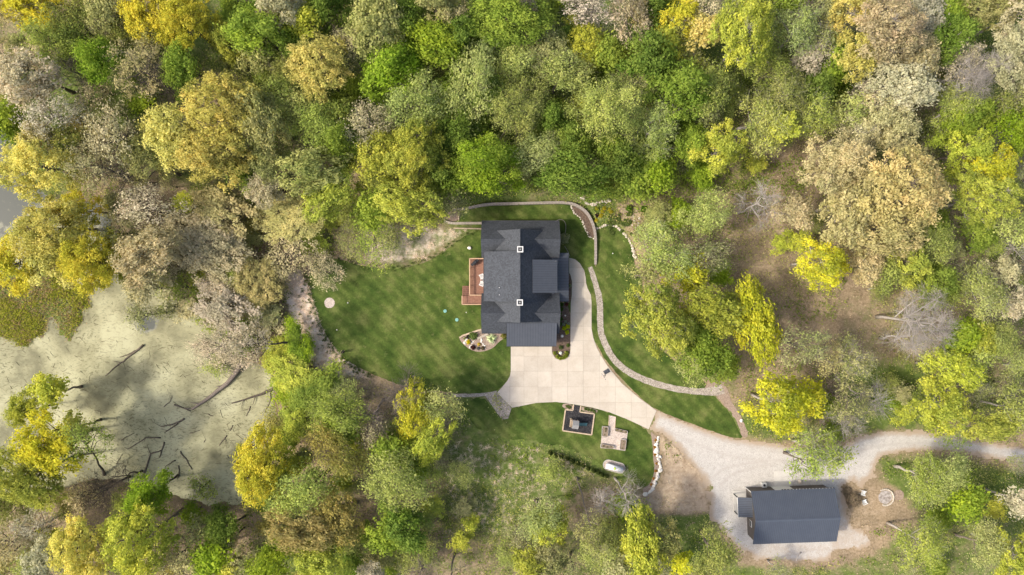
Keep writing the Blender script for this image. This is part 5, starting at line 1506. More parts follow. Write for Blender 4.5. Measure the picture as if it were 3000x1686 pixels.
def block_wall(pts, hfun, label, mk, width=.42, L=.58):
    base = P(*pts[len(pts) // 2]); base.z = 0
    t = thing('retaining_wall', label, 'retaining wall', base)
    ln = resample(smooth_poly(W(pts, .8), 2, False), .06)
    n = len(ln); step = max(2, int(L / .06))
    body = MB()
    ids = list(range(0, n - 1, step)) + [n - 1]
    for k in range(len(ids) - 1):
        a_, b_ = ln[ids[k]], ln[ids[k + 1]]
        d = b_ - a_; l = d.length; an = math.atan2(d.y, d.x)
        hgt = hfun(k / max(1, len(ids) - 2))
        m_ = (a_ + b_) / 2 - base.xy
        body.box((m_.x, m_.y, (hgt - .09) / 2 - .15), (l + .05, width * .82, hgt - .09 + .3), an)
        o = MB().box((0, 0, 0), (l - .018, width, .10)).build('cap_stone', M[mk], t)
        o.location = (m_.x, m_.y, hgt - .04 + random.uniform(-.008, .008)); o.rotation_euler = (0, 0, an + random.gauss(0, .012))
        for c in range(int((hgt - .1) / .2)):
            q = MB().box((0, 0, 0), (l - .03, width * .9, .185)).build('block', M[mk], t)
            q.location = (m_.x, m_.y, .09 + .2 * c); q.rotation_euler = (0, 0, an)
    body.build('core', M['trim'], t)
block_wall(WALL_N, lambda f: .35 + .75 * min(1, f * 6) * min(1, (1 - f) * 3.2), 'long curved grey block retaining wall hugging the lawn behind the house', 'block')
block_wall([(1298.6, 647), (1311, 652), (1327.6, 655), (1363, 654), (1413, 654)], lambda f: .6, 'short light block retaining wall running to the house corner', 'blocklt', .40)
def timbers(pts, label, mk='timber', wd=.2, hh=.24, z=None):
    base = P(*pts[0])
    t = thing('timber_edging', label, 'timber edging', base)
    q = [Vector(U(p[0], p[1], .2)) for p in pts]
    for a_, b_ in zip(q[:-1], q[1:]):
        d = b_ - a_; k = max(1, round(d.length / 2.4)); an = math.atan2(d.y, d.x)
        for i in range(k):
            m_ = a_ + d * ((i + .5) / k)
            o = MB().box((0, 0, 0), (d.length / k - .015, wd, hh)).build('timber', M[mk], t)
            o.location = (m_.x - base.x, m_.y - base.y, hh / 2 - base.z + (z or .02)); o.rotation_euler = (0, 0, an)
timbers([(1328.7, 669.4), (1370, 670), (1413, 671)], 'straight tan timber edging below the short block wall')
timbers([(1345, 621), (1343.5, 646)], 'short timber bar across the grass strip end', 'timber', .14, .2)
timbers([(1346, 990), (1356, 983.5), (1410, 966)], 'slanting tan timber edging of the flower bed at the house corner', 'timber', .26, .36)
timbers([(1398, 993), (1430, 979)], 'grey slanting timber inside the flower bed at the house corner', 'blocklt', .36, .3)

# ------------------------------------------------------------------ play area, raised beds, tank
def playground():
    pad = [(1656.6, 1201), (1678.4, 1203), (1680.5, 1186), (1702, 1190), (1699, 1208), (1741.6, 1213.5), (1733.3, 1275), (1648.4, 1262.6)]
    tag(sheet('rubber_mulch_pad', W(pad), .055, M['rubber']), kind='structure')
    for pts, lb in (([(1680.5, 1186), (1678.4, 1203), (1656.6, 1201), (1648.4, 1262.6), (1733.3, 1275), (1741.6, 1213.5), (1699, 1208), (1702, 1190)], 'pale timber frame round the black play area'),):
        timbers(pts, lb, 'timber', .2, .16)
    x, y = U(1683, 1242, 1.2)
    p = thing('play_tower', 'small wooden play tower with grey gable roof and teal slide', 'playset', (x, y, .05), R_(-8))
    for sx_ in (-1, 1):
        for sy_ in (-1, 1):
            MB().box((.08 + sx_ * .5, sy_ * .55, 1.0), (.09, .09, 2.0)).build('post', M['timber'], p)
    for i in range(8): MB().box((-.45 + i * .15, 0, 1.12), (.14, 1.15, .03)).build('floor_board', M['timber'], p)
    for s in (-1, 1):
        q = [(-.44, 0, 2.5), (.66, 0, 2.5), (.66, .72, 2.0), (-.44, .72, 2.0)]
        if s < 0: q = [(.66, 0, 2.5), (-.44, 0, 2.5), (-.44, -.72, 2.0), (.66, -.72, 2.0)]
        MB().slab(q[::-1] if False else q, .04).build('roof_panel', M['tabletop'], p)
    MB().box((.1, .58, 1.5), (1.1, .03, .08)).box((.1, .58, 1.75), (1.1, .03, .08)).build('side_rail', M['timber'], p)
    for i in range(5): MB().box((-.62, -.42 + i * .21, 1.06), (.34, .14, .03)).build('balcony_slat', M['timber'], p)
    for s in (-1, 1): MB().box((-.62, s * .55, 1.3), (.4, .06, .5)).build('balcony_rail', M['timber'], p)
    MB().box((-.80, 0, 1.45), (.06, 1.16, .07)).build('front_rail', M['timber'], p)
    for i in range(4): MB().box((-.62, .62, .25 + .22 * i), (.36, .06, .06)).build('ladder_rung', M['timber'], p)
    # slide: curved trough
    n = 10; sl = MB()
    prof = [(-.25, .14), (-.22, 0), (.22, 0), (.25, .14)]
    ring = []
    for i in range(n + 1):
        f = i / n
        xx = .58 + 1.75 * f; zz = 1.1 * (1 - f) ** 1.15 + .14 + .05 * math.sin(f * 6.3)
        ring.append([(xx, a_, zz + b_) for a_, b_ in prof])
    vs = [v for r in ring for v in r] + [(a_, b_ * 1.08, c_ - .03) for r in ring for a_, b_, c_ in r]
    k = 4 * (n + 1); fs = []
    for i in range(n):
        for j in range(3):
            a_ = i * 4 + j
            fs.append((a_, a_ + 4, a_ + 5, a_ + 1)); fs.append((k + a_, k + a_ + 1, k + a_ + 5, k + a_ + 4))
        for j in (0, 3):
            a_ = i * 4 + j; fs.append((a_, k + a_, k + a_ + 4, a_ + 4))
    sl.add(vs, fs).build('slide', M['slide'], p)
playground()

def raised_beds():
    pat = [(1785, 1217), (1804, 1222), (1801.6, 1256), (1839, 1265), (1836, 1290), (1831.7, 1321), (1815, 1319), (1798, 1316), (1759, 1313), (1762, 1280), (1764.5, 1249), (1783, 1249)]
    tag(sheet('pea_gravel_patio', W(pat), .05, M['peagravel']), kind='structure')
    timbers([(1785, 1217), (1783, 1248)], 'thin timber edge of the pea gravel walk, on the play area side', 'timber', .09, .12)
    timbers([(1804, 1222), (1801.6, 1254)], 'thin timber edge of the pea gravel walk, on the gravel road side', 'timber', .09, .12)
    specs = [([(1764.5, 1249), (1783, 1251), (1781, 1281.5), (1763, 1279.5)], 'upright rounded metal garden bed beside the pea gravel walk'),
             ([(1801, 1255), (1839.6, 1263.5), (1837.8, 1272), (1799.8, 1263.5)], 'long narrow metal garden bed along the driveway side of the patio'),
             ([(1818.5, 1286.5), (1836, 1289), (1831.5, 1320.5), (1815, 1318)], 'upright rounded metal garden bed on the boulder wall side of the patio'),
             ([(1760.5, 1301), (1800, 1307.5), (1798.5, 1316), (1759, 1311.5)], 'long narrow metal garden bed along the propane tank side of the patio')]
    for pts, lb in specs:
        q = W(pts, .45)
        c = Vector((sum(p[0] for p in q) / 4, sum(p[1] for p in q) / 4))
        b = thing('garden_bed', lb, 'garden bed', (c.x, c.y, .05), 0, None)
        loc = [(p[0] - c.x, p[1] - c.y) for p in q]
        # round the corners
        out = []
        for i in range(4):
            p0 = Vector(loc[i - 1]); p1 = Vector(loc[i]); p2 = Vector(loc[(i + 1) % 4])
            a_ = p1 + (p0 - p1).normalized() * .22; e = p1 + (p2 - p1).normalized() * .22
            for k in range(5):
                t = k / 4; out.append(tuple((1 - t) ** 2 * a_ + 2 * t * (1 - t) * p1 + t * t * e))
        inn = [(x * (1 - .07 / math.hypot(x, y)), y * (1 - .07 / math.hypot(x, y))) for x, y in out]
        n = len(out); m = MB()
        vs = [(x, y, 0) for x, y in out] + [(x, y, .48) for x, y in out] + [(x, y, .48) for x, y in inn] + [(x, y, .30) for x, y in inn]
        fs = []
        for r in range(3):
            for i in range(n): fs.append((r * n + i, r * n + (i + 1) % n, (r + 1) * n + (i + 1) % n, (r + 1) * n + i))
        m.add(vs, fs).build('wall', M['galv'], b)
        MB().prism([(x * .995, y * .995) for x, y in inn], .25, .40).build('soil', M['soil'], b)
        long = max(range(2), key=lambda i: (Vector(loc[i]) - Vector(loc[i + 1])).length)
        ax_ = (Vector(loc[long + 1]) - Vector(loc[long]))
        for f in (-.3, 0, .3):
            pp = ax_ * f
            sprout(b, pp.x + random.gauss(0, .05), pp.y + random.gauss(0, .05), .40)

SPROUT = []
def leaf_blob(name, R, H, n, size, mat, seed, up=.5, stemmy=False, hollow=.3):
    r = np.random.default_rng(seed)
    g = r.normal(size=(n, 3)); g /= np.linalg.norm(g, axis=1, keepdims=True)
    g *= (hollow + (1 - hollow) * r.random((n, 1)) ** .6)
    lump = 1 + .22 * np.sin(g[:, :1] * 5 + seed) * np.cos(g[:, 1:2] * 4 + seed * 2)
    C = g * np.array([R, R, H * .55]) * lump + np.array([0, 0, H * .5])
    C[:, 2] = np.maximum(C[:, 2], .02)
    N_ = g * .6 + r.normal(size=(n, 3)) * .5 + np.array([0, 0, up]); N_ /= np.linalg.norm(N_, axis=1, keepdims=True)
    ti = np.clip(.5 * r.random(n) + .5 * (N1.fbm(C[:, 0] * 2.5 + seed, C[:, 1] * 2.5, 2)), 0, 1)
    return quads_mesh(name, C, N_, size * (.7 + .6 * r.random(n)), ti, mat)
def sprout(parent, x, y, z):
    if not SPROUT:
        for k in range(3): SPROUT.append(leaf_blob('seedling', .14, .2, 40, .05, M['leaf'], 300 + k))
    o = link('seedling', random.choice(SPROUT), parent); o.location = (x, y, z); o.color = (.16, .17, .06, 1); s = random.uniform(.7, 1.4); o.scale = (s, s, s)
raised_beds()

def stadium(L, Wd, n=12):
    r = Wd / 2; a_ = L / 2 - r
    return [(a_ + r * math.cos(t), r * math.sin(t)) for t in np.linspace(-math.pi / 2, math.pi / 2, n)] + [(-a_ + r * math.cos(t), r * math.sin(t)) for t in np.linspace(math.pi / 2, 3 * math.pi / 2, n)]
def tank():
    x, y = U(1799, 1367, 0); rz = R_(-15)
    def wpt(p): return (x + p[0] * math.cos(rz) - p[1] * math.sin(rz), y + p[0] * math.sin(rz) + p[1] * math.cos(rz))
    tag(sheet('tank_gravel_pad', [wpt(p) for p in stadium(3.9, 1.75)], .05, M['peagravel']), kind='structure')
    e = thing('edging_ring', 'pale edging ring round the propane tank gravel', 'edging', (x, y, 0), rz)
    o_, i_ = stadium(4.02, 1.87), stadium(3.86, 1.71); n = len(o_); m = MB()
    vs = [(a_, b_, 0) for a_, b_ in o_] + [(a_, b_, .13) for a_, b_ in o_] + [(a_, b_, .13) for a_, b_ in i_] + [(a_, b_, 0) for a_, b_ in i_]
    m.add(vs, [(r * n + k, r * n + (k + 1) % n, (r + 1) * n + (k + 1) % n, (r + 1) * n + k) for r in range(3) for k in range(n)])
    m.build('ring', M['conc2'], e)
    x2, y2 = U(1799.6, 1371.5, .8)
    t = thing('propane_tank', 'white propane tank with lime dome lid on an oval gravel pad', 'propane tank', (x2, y2, .05), rz)
    R, L = .49, 3.0
    pts, rad = [], []
    for k in range(7):
        f = k / 6 * math.pi / 2; pts.append((-L / 2 + R * .8 * (1 - math.sin(f)), 0, .75)); rad.append(max(.01, R * math.cos(math.pi / 2 - f)))
    pts2 = [(-p[0], p[1], p[2]) for p in pts[::-1]]
    MB().tube(pts + pts2, rad + rad[::-1], 24).build('shell', M['tank'], t, True)
    bm = bmesh.new(); bmesh.ops.create_uvsphere(bm, u_segments=16, v_segments=8, radius=.24)
    for v in bm.verts: v.co.z = v.co.z * .7 + 1.23
    me = bpy.data.meshes.new('dome_lid'); bm.to_mesh(me); bm.free(); link('dome_lid', me, t, M['lime'])
    for s in (-1, 1):
        MB().box((s * .85, 0, .16), (.2, .8, .32)).build('foot', M['conc2'], t)
        MB().tube([(s * 1.05, -.08, 1.2), (s * 1.05, -.08, 1.30), (s * 1.05, .08, 1.30), (s * 1.05, .08, 1.2)], .02, 5).build('lifting_lug', M['tank'], t)
    MB().tube([(.35, .1, 1.2), (.35, .1, 1.34)], .05, 8).build('valve', M['tabletop'], t)
tank()

def hoop():
    x, y = U(1777, 1089, .1); an = math.atan2(-(1115 - 1070) * 1.0, 1) * 0 + R_(180 + 31)
    h = thing('basketball_hoop', 'portable basketball hoop with dark grey base at the driveway edge', 'basketball hoop', (x, y, .06), an)
    bm = bmesh.new(); bmesh.ops.create_cube(bm, size=1)
    for v in bm.verts:
        k = .93 if v.co.z > 0 else 1
        v.co = Vector((v.co.x * 1.08 * k, v.co.y * .72 * k, v.co.z * .18 + .09))
    bmesh.ops.bevel(bm, geom=bm.edges[:], offset=.04, segments=2, affect='EDGES')
    me = bpy.data.meshes.new('base'); bm.to_mesh(me); bm.free(); link('base', me, h, M['basegrey'])
    MB().tube([(.35, 0, .15), (.55, 0, 1.2), (.62, 0, 2.6)], [.045, .045, .04], 8).build('pole', M['black'], h)
    for s in (-1, 1): MB().tube([(-.4, s * .18, .18), (.5, s * .03, .95)], .018, 6).build('brace', M['black'], h)
    for s in (-1, 1): MB().tube([(.6, s * .06, 2.3 + .0), (1.02, s * .14, 2.75)], .02, 6).build('bracket_arm', M['black'], h)
    for s in (-1, 1): MB().tube([(.6, s * .06, 2.55), (1.02, s * .14, 3.1)], .02, 6).build('bracket_arm', M['black'], h)
    bb = MB().box((1.05, 0, 2.95), (.035, 1.12, .74)).build('backboard', M['tank'], h)
    f = MB()
    for dy, dz, a_, b_ in ((0, .39, 1.18, .05), (0, -.39, 1.18, .05), (.57, 0, .05, .74), (-.57, 0, .05, .74)): f.box((1.05, dy, 2.95 + dz), (.05, a_, b_))
    f.build('frame', M['black'], bb)
    ring = [(1.32 + .23 * math.cos(a_), .23 * math.sin(a_), 2.72) for a_ in np.linspace(0, 2 * math.pi, 21)]
    r = MB().tube(ring, .012, 5, False).build('rim', M['orange'], h)
    net = MB()
    for k in range(12):
        a0 = k / 12 * 6.283
        for s in (-1, 1): net.tube([(1.32 + .22 * math.cos(a0), .22 * math.sin(a0), 2.71), (1.32 + .16 * math.cos(a0 + s * .5), .16 * math.sin(a0 + s * .5), 2.5), (1.32 + .13 * math.cos(a0), .13 * math.sin(a0), 2.3)], .008, 3, False)
    net.build('net', M['white'], r)
M['basegrey'] = simple('grey_base_plastic', (.06, .065, .075), (.085, .09, .10), 3., .5)
M['orange'] = simple('orange_steel', (.45, .12, .03), (.5, .15, .04), 3., .5)
hoop()

for px, py, lb in ((1304, 912, 'round teal septic lid on the lawn, the one farther from the flower bed'), (1338.5, 937.5, 'round teal septic lid on the lawn, the one nearer the flower bed')):
    x, y = U(px, py); t = thing('septic_lid', lb, 'septic lid', (x, y, 0))
    MB().tube([(0, 0, -.05), (0, 0, .10), (0, 0, .13)], [.30, .30, .27], 24).build('lid', M['teal'], t)
    MB().tube([(0, 0, .12), (0, 0, .15)], [.08, .06], 10).build('knob', M['teal'], t)
    for k in range(6):
        a_ = k * math.pi / 3; MB().tube([(.22 * math.cos(a_), .22 * math.sin(a_), .10), (.22 * math.cos(a_), .22 * math.sin(a_), .145)], .02, 6).build('screw', M['tabletop'], t)

x, y = U(1642, 1034.5); t = thing('garden_lantern', 'white round solar lantern among shrubs on the driveway island', 'lantern', (x, y, .04))
MB().tube([(0, 0, 0), (0, 0, .25)], .05, 8).build('stem', M['black'], t)
MB().tube([(0, 0, .25), (0, 0, .30), (0, 0, .40)], [.26, .27, .05], 18).build('cap', M['white'], t)
# hose edging curling round the house corner
hp = [(1628, 648), (1640, 643), (1650, 645), (1657, 655), (1658, 668), (1656, 685), (1652, 698)]
tag(MB().tube([(*U(*p), .06) for p in smooth_poly(hp, 2, False)], .05, 6).build('edging_strip', M['block']), 'thin grey edging strip curling round the house corner bed', 'edging')
hp = [(1654, 722), (1664, 738), (1669, 752)]
tag(MB().tube([(*U(*p), .06) for p in smooth_poly(hp, 2, False)], .05, 6).build('edging_strip', M['block']), 'thin grey edging strip between corner shrub and driveway walk', 'edging')

# ------------------------------------------------------------------ garden plants
BLOBS = {}
def plant(px, py, R, H, col, label, cat='shrub', name='shrub', group=None, kind=0, z0=None, size=None):
    key = (round(R / .25), kind)
    if key not in BLOBS:
        r = max(.12, key[0] * .25)
        BLOBS[key] = (leaf_blob('foliage', r, r * 1.3, int(240 + 700 * r * r), (size or .075) + .03 * r, M['leaf'], 700 + len(BLOBS), .5), r)
    me, r = BLOBS[key]
    p = P(px, py)
    if z0 is not None: p.z = z0
    o = thing(name, label, cat, p, random.random() * 6.28, group)
    f = link('foliage', me, o); f.color = tuple(col) + (1,); f.scale = (R / r, R / r * random.uniform(.9, 1.1), H / (r * 1.3))
    m = MB()
    for k in range(3):
        a_ = k * 2.1; m.tube([(0, 0, -.05), (R * .3 * math.cos(a_), R * .3 * math.sin(a_), H * .6)], [.02, .01], 4, False)
    m.build('stem', M['bark'], o)
    return o
plant(1652, 701, .95, 1.5, (.36, .38, .20), 'round grey green shrub at the house corner inside the retaining wall')
plant(1653, 962, .36, .6, (.55, .58, .02), 'vivid lime shrub lobe beside the pale stones in the mulch strip', 'shrub', 'lime_shrub')
plant(1663, 957, .36, .6, (.55, .58, .02), 'vivid lime shrub lobe touching the driveway edge', 'shrub', 'lime_shrub')
plant(1661, 974, .36, .6, (.55, .58, .02), 'vivid lime shrub lobe above the flat pale stone', 'shrub', 'lime_shrub')
for px, py in ((1657, 943), (1651, 951), (1665, 949)): plant(px, py, .24, .35, (.33, .38, .27), 'small grey green perennial above the lime shrub', 'plant', 'perennial', 'grey green perennials in the mulch strip')
for px, py in ((1625, 1035), (1633, 1045), (1641, 1050), (1651, 1048), (1658, 1043), (1660, 1034)): plant(px, py, .33, .45, (.24, .27, .04), 'low yellow green shrub round the tip of the driveway island', 'shrub', 'low_shrub', 'shrubs round the island lantern')
plant(1643, 1018, .42, .4, (.09, .12, .04), 'dark green low plant on the driveway island near the garage roof', 'plant', 'perennial')
plant(1664, 1012, .3, .4, (.12, .17, .04), 'green low plant on the driveway island by the concrete', 'plant', 'perennial')
plant(1660, 892, .3, .35, (.16, .05, .04), 'dark red low plant under the porch roof edge', 'plant', 'perennial')
plant(1669, 838, .3, .6, (.30, .34, .20), 'pale green plant beside the porch roof and walk', 'plant', 'perennial')
for k in range(5): plant(1643 + random.gauss(0, 1.5), 893 + k * 14, .36, .3, (.07, .13, .02), 'low green ground cover plant along the house wall', 'plant', 'ground_cover_plant', 'ground cover along the house wall')
plant(1386, 984, .75, .9, (.16, .22, .06), 'green leafy shrub in the flower bed behind the timber', 'shrub')
plant(1372, 1002, .42, .5, (.62, .50, .015), 'yellow flowering clump in the flower bed by white rocks', 'flowers', 'flower_clump')
plant(1403, 1009, .28, .35, (.66, .48, .08), 'small yellow flowering clump amid the flower bed', 'flowers', 'flower_clump')
plant(1386, 1018, .45, .5, (.075, .028, .025), 'dark maroon clump at the flower bed edge', 'plant', 'perennial')
plant(1415, 1020, .38, .4, (.15, .12, .07), 'brown green clump beside the white stone line', 'plant', 'perennial')
plant(1402, 1021, .28, .3, (.13, .13, .12), 'grey tuft between the maroon and brown clumps', 'plant', 'perennial')
plant(1476, 984, .55, .6, (.24, .23, .06), 'olive plant where the flower bed meets the garage roof', 'plant', 'perennial')
plant(1371, 988, .3, .4, (.07, .055, .05), 'dark brown plant tight against the slanting timber', 'plant', 'perennial')
plant(1362, 992, .26, .3, (.28, .30, .12), 'pale green tuft in the flower bed tip', 'plant', 'perennial')
# variegated arching plant
def arching(px, py, R, col, label):
    p = P(px, py); o = thing('ornamental_grass', label, 'plant', p)
    m = MB()
    for k in range(90):
        a_ = random.random() * 6.283; r = R * random.uniform(.5, 1.1); h_ = random.uniform(.4, .8)
        d = Vector((math.cos(a_), math.sin(a_), 0)); s = Vector((-d.y, d.x, 0)) * .05
        q = [d * .05, d * r * .5 + Vector((0, 0, h_)), d * r + Vector((0, 0, h_ * .55))]
        for i in range(2):
            w0_, w1_ = (1, .8) if i == 0 else (.8, .15)
            m.add([q[i] - s * w0_, q[i] + s * w0_, q[i + 1] + s * w1_, q[i + 1] - s * w1_], [(0, 1, 2, 3)])
    f = m.build('blades', M['variegated'], o); return o
M['variegated'] = simple('variegated_blade', (.42, .52, .24), (.60, .68, .38), 3., .7)
M['variegdark'] = simple('green_blade', (.10, .16, .04), (.18, .24, .07), 3., .8)
arching(1440, 993, 1.05, None, 'pale striped arching grass in the flower bed by the house corner')
for k, (a_, b_, lb) in enumerate((((1361, 1006), (1369, 997), 'short pile of white rocks in the flower bed tip'), ((1376, 1020), (1388, 996), 'slanting line of white stones past the maroon clump'), ((1409, 994), (1422, 1024), 'line of white stones through the middle of the flower bed'))):
    stone_row([a_, ((a_[0] + b_[0]) / 2 + 1, (a_[1] + b_[1]) / 2), b_], .22, .15 if k else .26, 'rocklt', lb)
# planted slope above the wall bend
for px, py, c in ((1748, 612, (.42, .36, .03)), (1765, 620, (.46, .40, .03)), (1760, 632, (.42, .36, .03)), (1747, 646, (.46, .38, .03)), (1785, 615, (.40, .36, .03)), (1790, 622, (.44, .38, .04)), (1770, 612, (.40, .34, .03))):
    plant(px, py, .38, .4, c, 'yellow flowering clump on the planted slope at the wall bend', 'flowers', 'flower_clump', 'yellow flowers on the planted slope')
plant(1749, 632, .4, .4, (.05, .03, .028), 'dark maroon clump among yellow flowers on the planted slope', 'plant', 'perennial')
for k in range(26):
    plant(random.uniform(1780, 1850), random.uniform(625, 690), random.uniform(.25, .45), .35, (.13, .17, .05), 'low green perennial on the brown planted slope', 'plant', 'perennial', 'green perennials on the planted slope')
plant(1842, 613, .6, .8, (.10, .20, .02), 'round green shrub on the bare slope, nearer the flowers', 'shrub')
plant(1885, 614, .6, .8, (.10, .20, .02), 'round green shrub on the bare slope, nearer the pale trees', 'shrub')
for px, py in ((1662, 1191), (1669, 1193), (1715, 1198), (1723, 1200), (1732, 1202), (1741, 1205)): plant(px, py, .28, .3, (.13, .17, .05), 'low green plant in the strips either side of the play area entry', 'plant', 'perennial', 'plants by the play area entry')
for k, (px, py) in enumerate(((1921, 1290), (1918, 1310), (1919, 1332), (1924, 1358), (1921, 1380), (1915, 1402), (1908, 1420))):
    plant(px, py, .24, .22, (.42, .20, .05), 'rust orange tuft along the white boulder wall', 'plant', 'perennial', 'rust tufts along the boulder wall')
plant(2495.6, 1462, 1.4, 1.4, (.30, .235, .16), 'brown leafless round bush between barn and white chairs', 'shrub')
plant(2478, 1440, .9, .8, (.24, .19, .13), 'small brown twiggy bush at the barn corner', 'shrub')
# row of young arborvitae
def conifer_mesh():
    n = 520; r = np.random.default_rng(5)
    z = r.random(n) ** .8; rad = .42 * (1 - z) ** .55 * (.75 + .3 * r.random(n)); a_ = r.random(n) * 6.283
    C = np.stack([rad * np.cos(a_), rad * np.sin(a_), z * 1.55 + .05], -1)
    N_ = np.stack([np.cos(a_), np.sin(a_), .5 + 0 * a_], -1) + r.normal(size=(n, 3)) * .4; N_ /= np.linalg.norm(N_, axis=1, keepdims=True)
    return quads_mesh('foliage', C, N_, .075 * (.7 + .6 * r.random(n)), r.random(n), M['leaf'])
CON = conifer_mesh()
for k, (X, Y) in enumerate(((155, 945), (235, 980), (312, 998), (403, 1028), (473, 1060), (545, 1092), (617, 1125), (690, 1160), (765, 1195), (825, 1215), (885, 1250), (955, 1275))):
    p = P(1580 + X / 4.8275, 1130 + Y / 4.8275)
    o = thing('young_arborvitae', 'dark little cone-shaped evergreen in the slanting row by the propane tank', 'evergreen', p, k, 'row of young evergreens')
    f = link('foliage', CON, o); f.color = (.055, .075, .02, 1); q = random.uniform(.85, 1.1); f.scale = (q, q, q * random.uniform(.9, 1.1))
    MB().tube([(0, 0, -.1), (0, 0, 1.2)], [.05, .02], 5, False).build('trunk', M['bark'], o)

# ------------------------------------------------------------------ fallen wood in and by the pond
def log(pts, r0, r1, label, stubs=2, group=None, mk='log', z=None, name='fallen_log'):
    q = []
    for i, p in enumerate(pts):
        x, y = U(p[0], p[1], POND_Z); g = max(gz(x, y), POND_Z)
        q.append(Vector((x, y, g + (p[2] if len(p) > 2 else .05))))
    n = 4
    Q = []
    for a_, b_ in zip(q[:-1], q[1:]):
        for i in range(n):
            Q.append(a_ + (b_ - a_) * (i / n) + Vector((random.gauss(0, .05), random.gauss(0, .05), 0)))
    Q.append(q[-1])
    r0, r1 = r0 * 1.25, r1 * 1.25
    rad = [r0 + (r1 - r0) * i / (len(Q) - 1) for i in range(len(Q))]
    c = sum(Q, Vector()) / len(Q); c.z = POND_Z
    o = thing(name, label, 'log', c, 0, group)
    MB().tube([p - c for p in Q], rad, 8).build('stem', M[mk], o, True)
    for k in range(stubs):
        i = random.randrange(len(Q) // 3, len(Q)); d = (Q[-1] - Q[0]).normalized(); s = Vector((-d.y, d.x, .15)) * random.choice((-1, 1))
        s.z = abs(s.z); e = Q[i] + (d * .8 + s) * random.uniform(.6, 1.6)
        MB().tube([Q[i] - c, (Q[i] + e) / 2 - c + Vector((0, 0, .08)), e - c], [rad[i] * .5, rad[i] * .35, .02], 5, False).build('branch', M[mk], o)
log([(710, 1068, .45), (668, 1124, .3), (610, 1168, .2), (563, 1199, .05)], .42, .16, 'thick mossy trunk fallen from the bank into the pond weed', 3, None, 'bark')
log([(421, 1012, .2), (370, 1052), (340, 1075), (310, 1101)], .15, .06, 'long forked grey log far out in the pond weed', 2)
log([(400, 1028, .15), (375, 1040), (351, 1047)], .10, .05, 'thin limb lying against the long forked log', 0)
log([(840, 1116, .6), (795, 1142, .35), (750, 1161, .2), (679, 1182)], .26, .08, 'dark mossy trunk sloping from the yellow green shore trees', 2, None, 'barkdk')
log([(795, 1147, .1), (792, 1175), (775, 1211)], .07, .04, 'thin crooked limb hanging from the dark mossy trunk', 0)
for a_, r0 in (([(512, 1186), (559, 1205)], .13), ([(541.5, 1227), (510, 1243), (472, 1250)], .14), ([(520, 1244), (483, 1268)], .10), ([(470, 1283), (427, 1283), (375, 1316)], .10), ([(419, 1394), (442.5, 1330), (472, 1320)], .15), ([(481, 1295), (468, 1341)], .13), ([(528, 1324), (548, 1350), (563, 1376)], .12), ([(524, 1365), (526, 1392), (520, 1403)], .10), ([(514, 1347), (485, 1367)], .08), ([(664, 1277), (642, 1306)], .09), ([(681, 1248), (673, 1264)], .07), ([(735, 1190), (722, 1220)], .08), ([(480, 1192), (500, 1175), (505, 1160)], .06), ([(355, 1290), (392, 1270)], .06), ([(340, 1360), (360, 1330)], .05), ([(610, 1214), (625, 1220)], .06), ([(555, 1270), (585, 1262)], .05), ([(598, 1295), (603, 1288)], .06)):
    log(a_, r0, r0 * .5, 'dark dead limb half sunk in the pond weed near the bank', 1, 'dead limbs in the pond weed')
def twigs():
    m = MB(); n = 0
    r = random.Random(3)
    while n < 620:
        px, py = r.uniform(-30, 790), r.uniform(640, 1470)
        x, y = U(px, py, POND_Z)
        if gz(x, y) > POND_Z - .02: continue
        if N2.fbm(np.array([x * .09]), np.array([y * .09]))[0] < .44: continue
        L = r.uniform(.1, .7) * (1 + (r.random() < .12)); a_ = r.gauss(-.15, .7); b_ = a_ + r.gauss(0, .5)
        p = Vector((x, y, POND_Z + .015)); d = Vector((math.cos(a_), math.sin(a_), 0)) * L; e = Vector((math.cos(b_), math.sin(b_), 0)) * L * .6
        t = r.choice((.012, .02, .03, .05))
        m.tube([p, p + d, p + d + e], [t, t * .8, t * .3], 3, False); n += 1
    tag(m.build('floating_twigs', M['twig']), 'dark twigs and leaf scraps scattered on the pond weed', 'twigs', kind='stuff')
M['twig'] = simple('dark_twig', (.05, .042, .025), (.11, .095, .05), 3., .9)
twigs()
log([(2336, 1608, .0), (2322, 1634, .0)], .10, .08, 'grey plank-like log lying behind the barn', 0, None, 'barklt')
for px0, py0, px1, py1, lb in ((2316 + 60, 520, 2316 + 10, 560, ''),):
    pass

# ------------------------------------------------------------------ undergrowth, dry grass, fringe tufts
def scatter(name, n, test, label, cat, color, hfun, size, per, spread, seed, flat=.6):
    r = np.random.default_rng(seed)
    pts = []
    tries = 0
    while len(pts) < n and tries < 40:
        tries += 1
        px = r.uniform(-120, 3120, 6000); py = r.uniform(-120, 1800, 6000)
        x = (px - 1500) * .06; y = (843 - py) * .06
        k = test(px, py, x, y, r.random(6000))
        pts += list(zip(x[k], y[k]))
    pts = np.array(pts[:n])
    z = ground_z(pts[:, 0], pts[:, 1])
    ok = z > POND_Z + .03
    pts, z = pts[ok], z[ok]
    C = np.repeat(np.column_stack([pts, z]), per, 0)
    h = np.repeat(hfun(r, len(pts)), per)
    g = r.normal(size=C.shape) * spread
    C[:, :2] += g[:, :2]; C[:, 2] += h * r.random(len(C)) + .03
    N_ = r.normal(size=C.shape) * flat + np.array([0, 0, 1.]); N_ /= np.linalg.norm(N_, axis=1, keepdims=True)
    ti = np.clip(.55 * np.repeat(r.random(len(pts)), per) + .45 * r.random(len(C)), 0, 1)
    me = quads_mesh(name, C, N_, size * (.6 + .8 * r.random(len(C))), ti, M['leaf'])
    o = link(name, me); o.color = tuple(color) + (1,)
    tag(o, label, cat, kind='stuff')
    return o
def clear_of(x, y, d):
    m = np.full(x.shape, 1e9)
    for p in YARD: m = np.minimum(m, sd_poly(x, y, p))
    return m > d
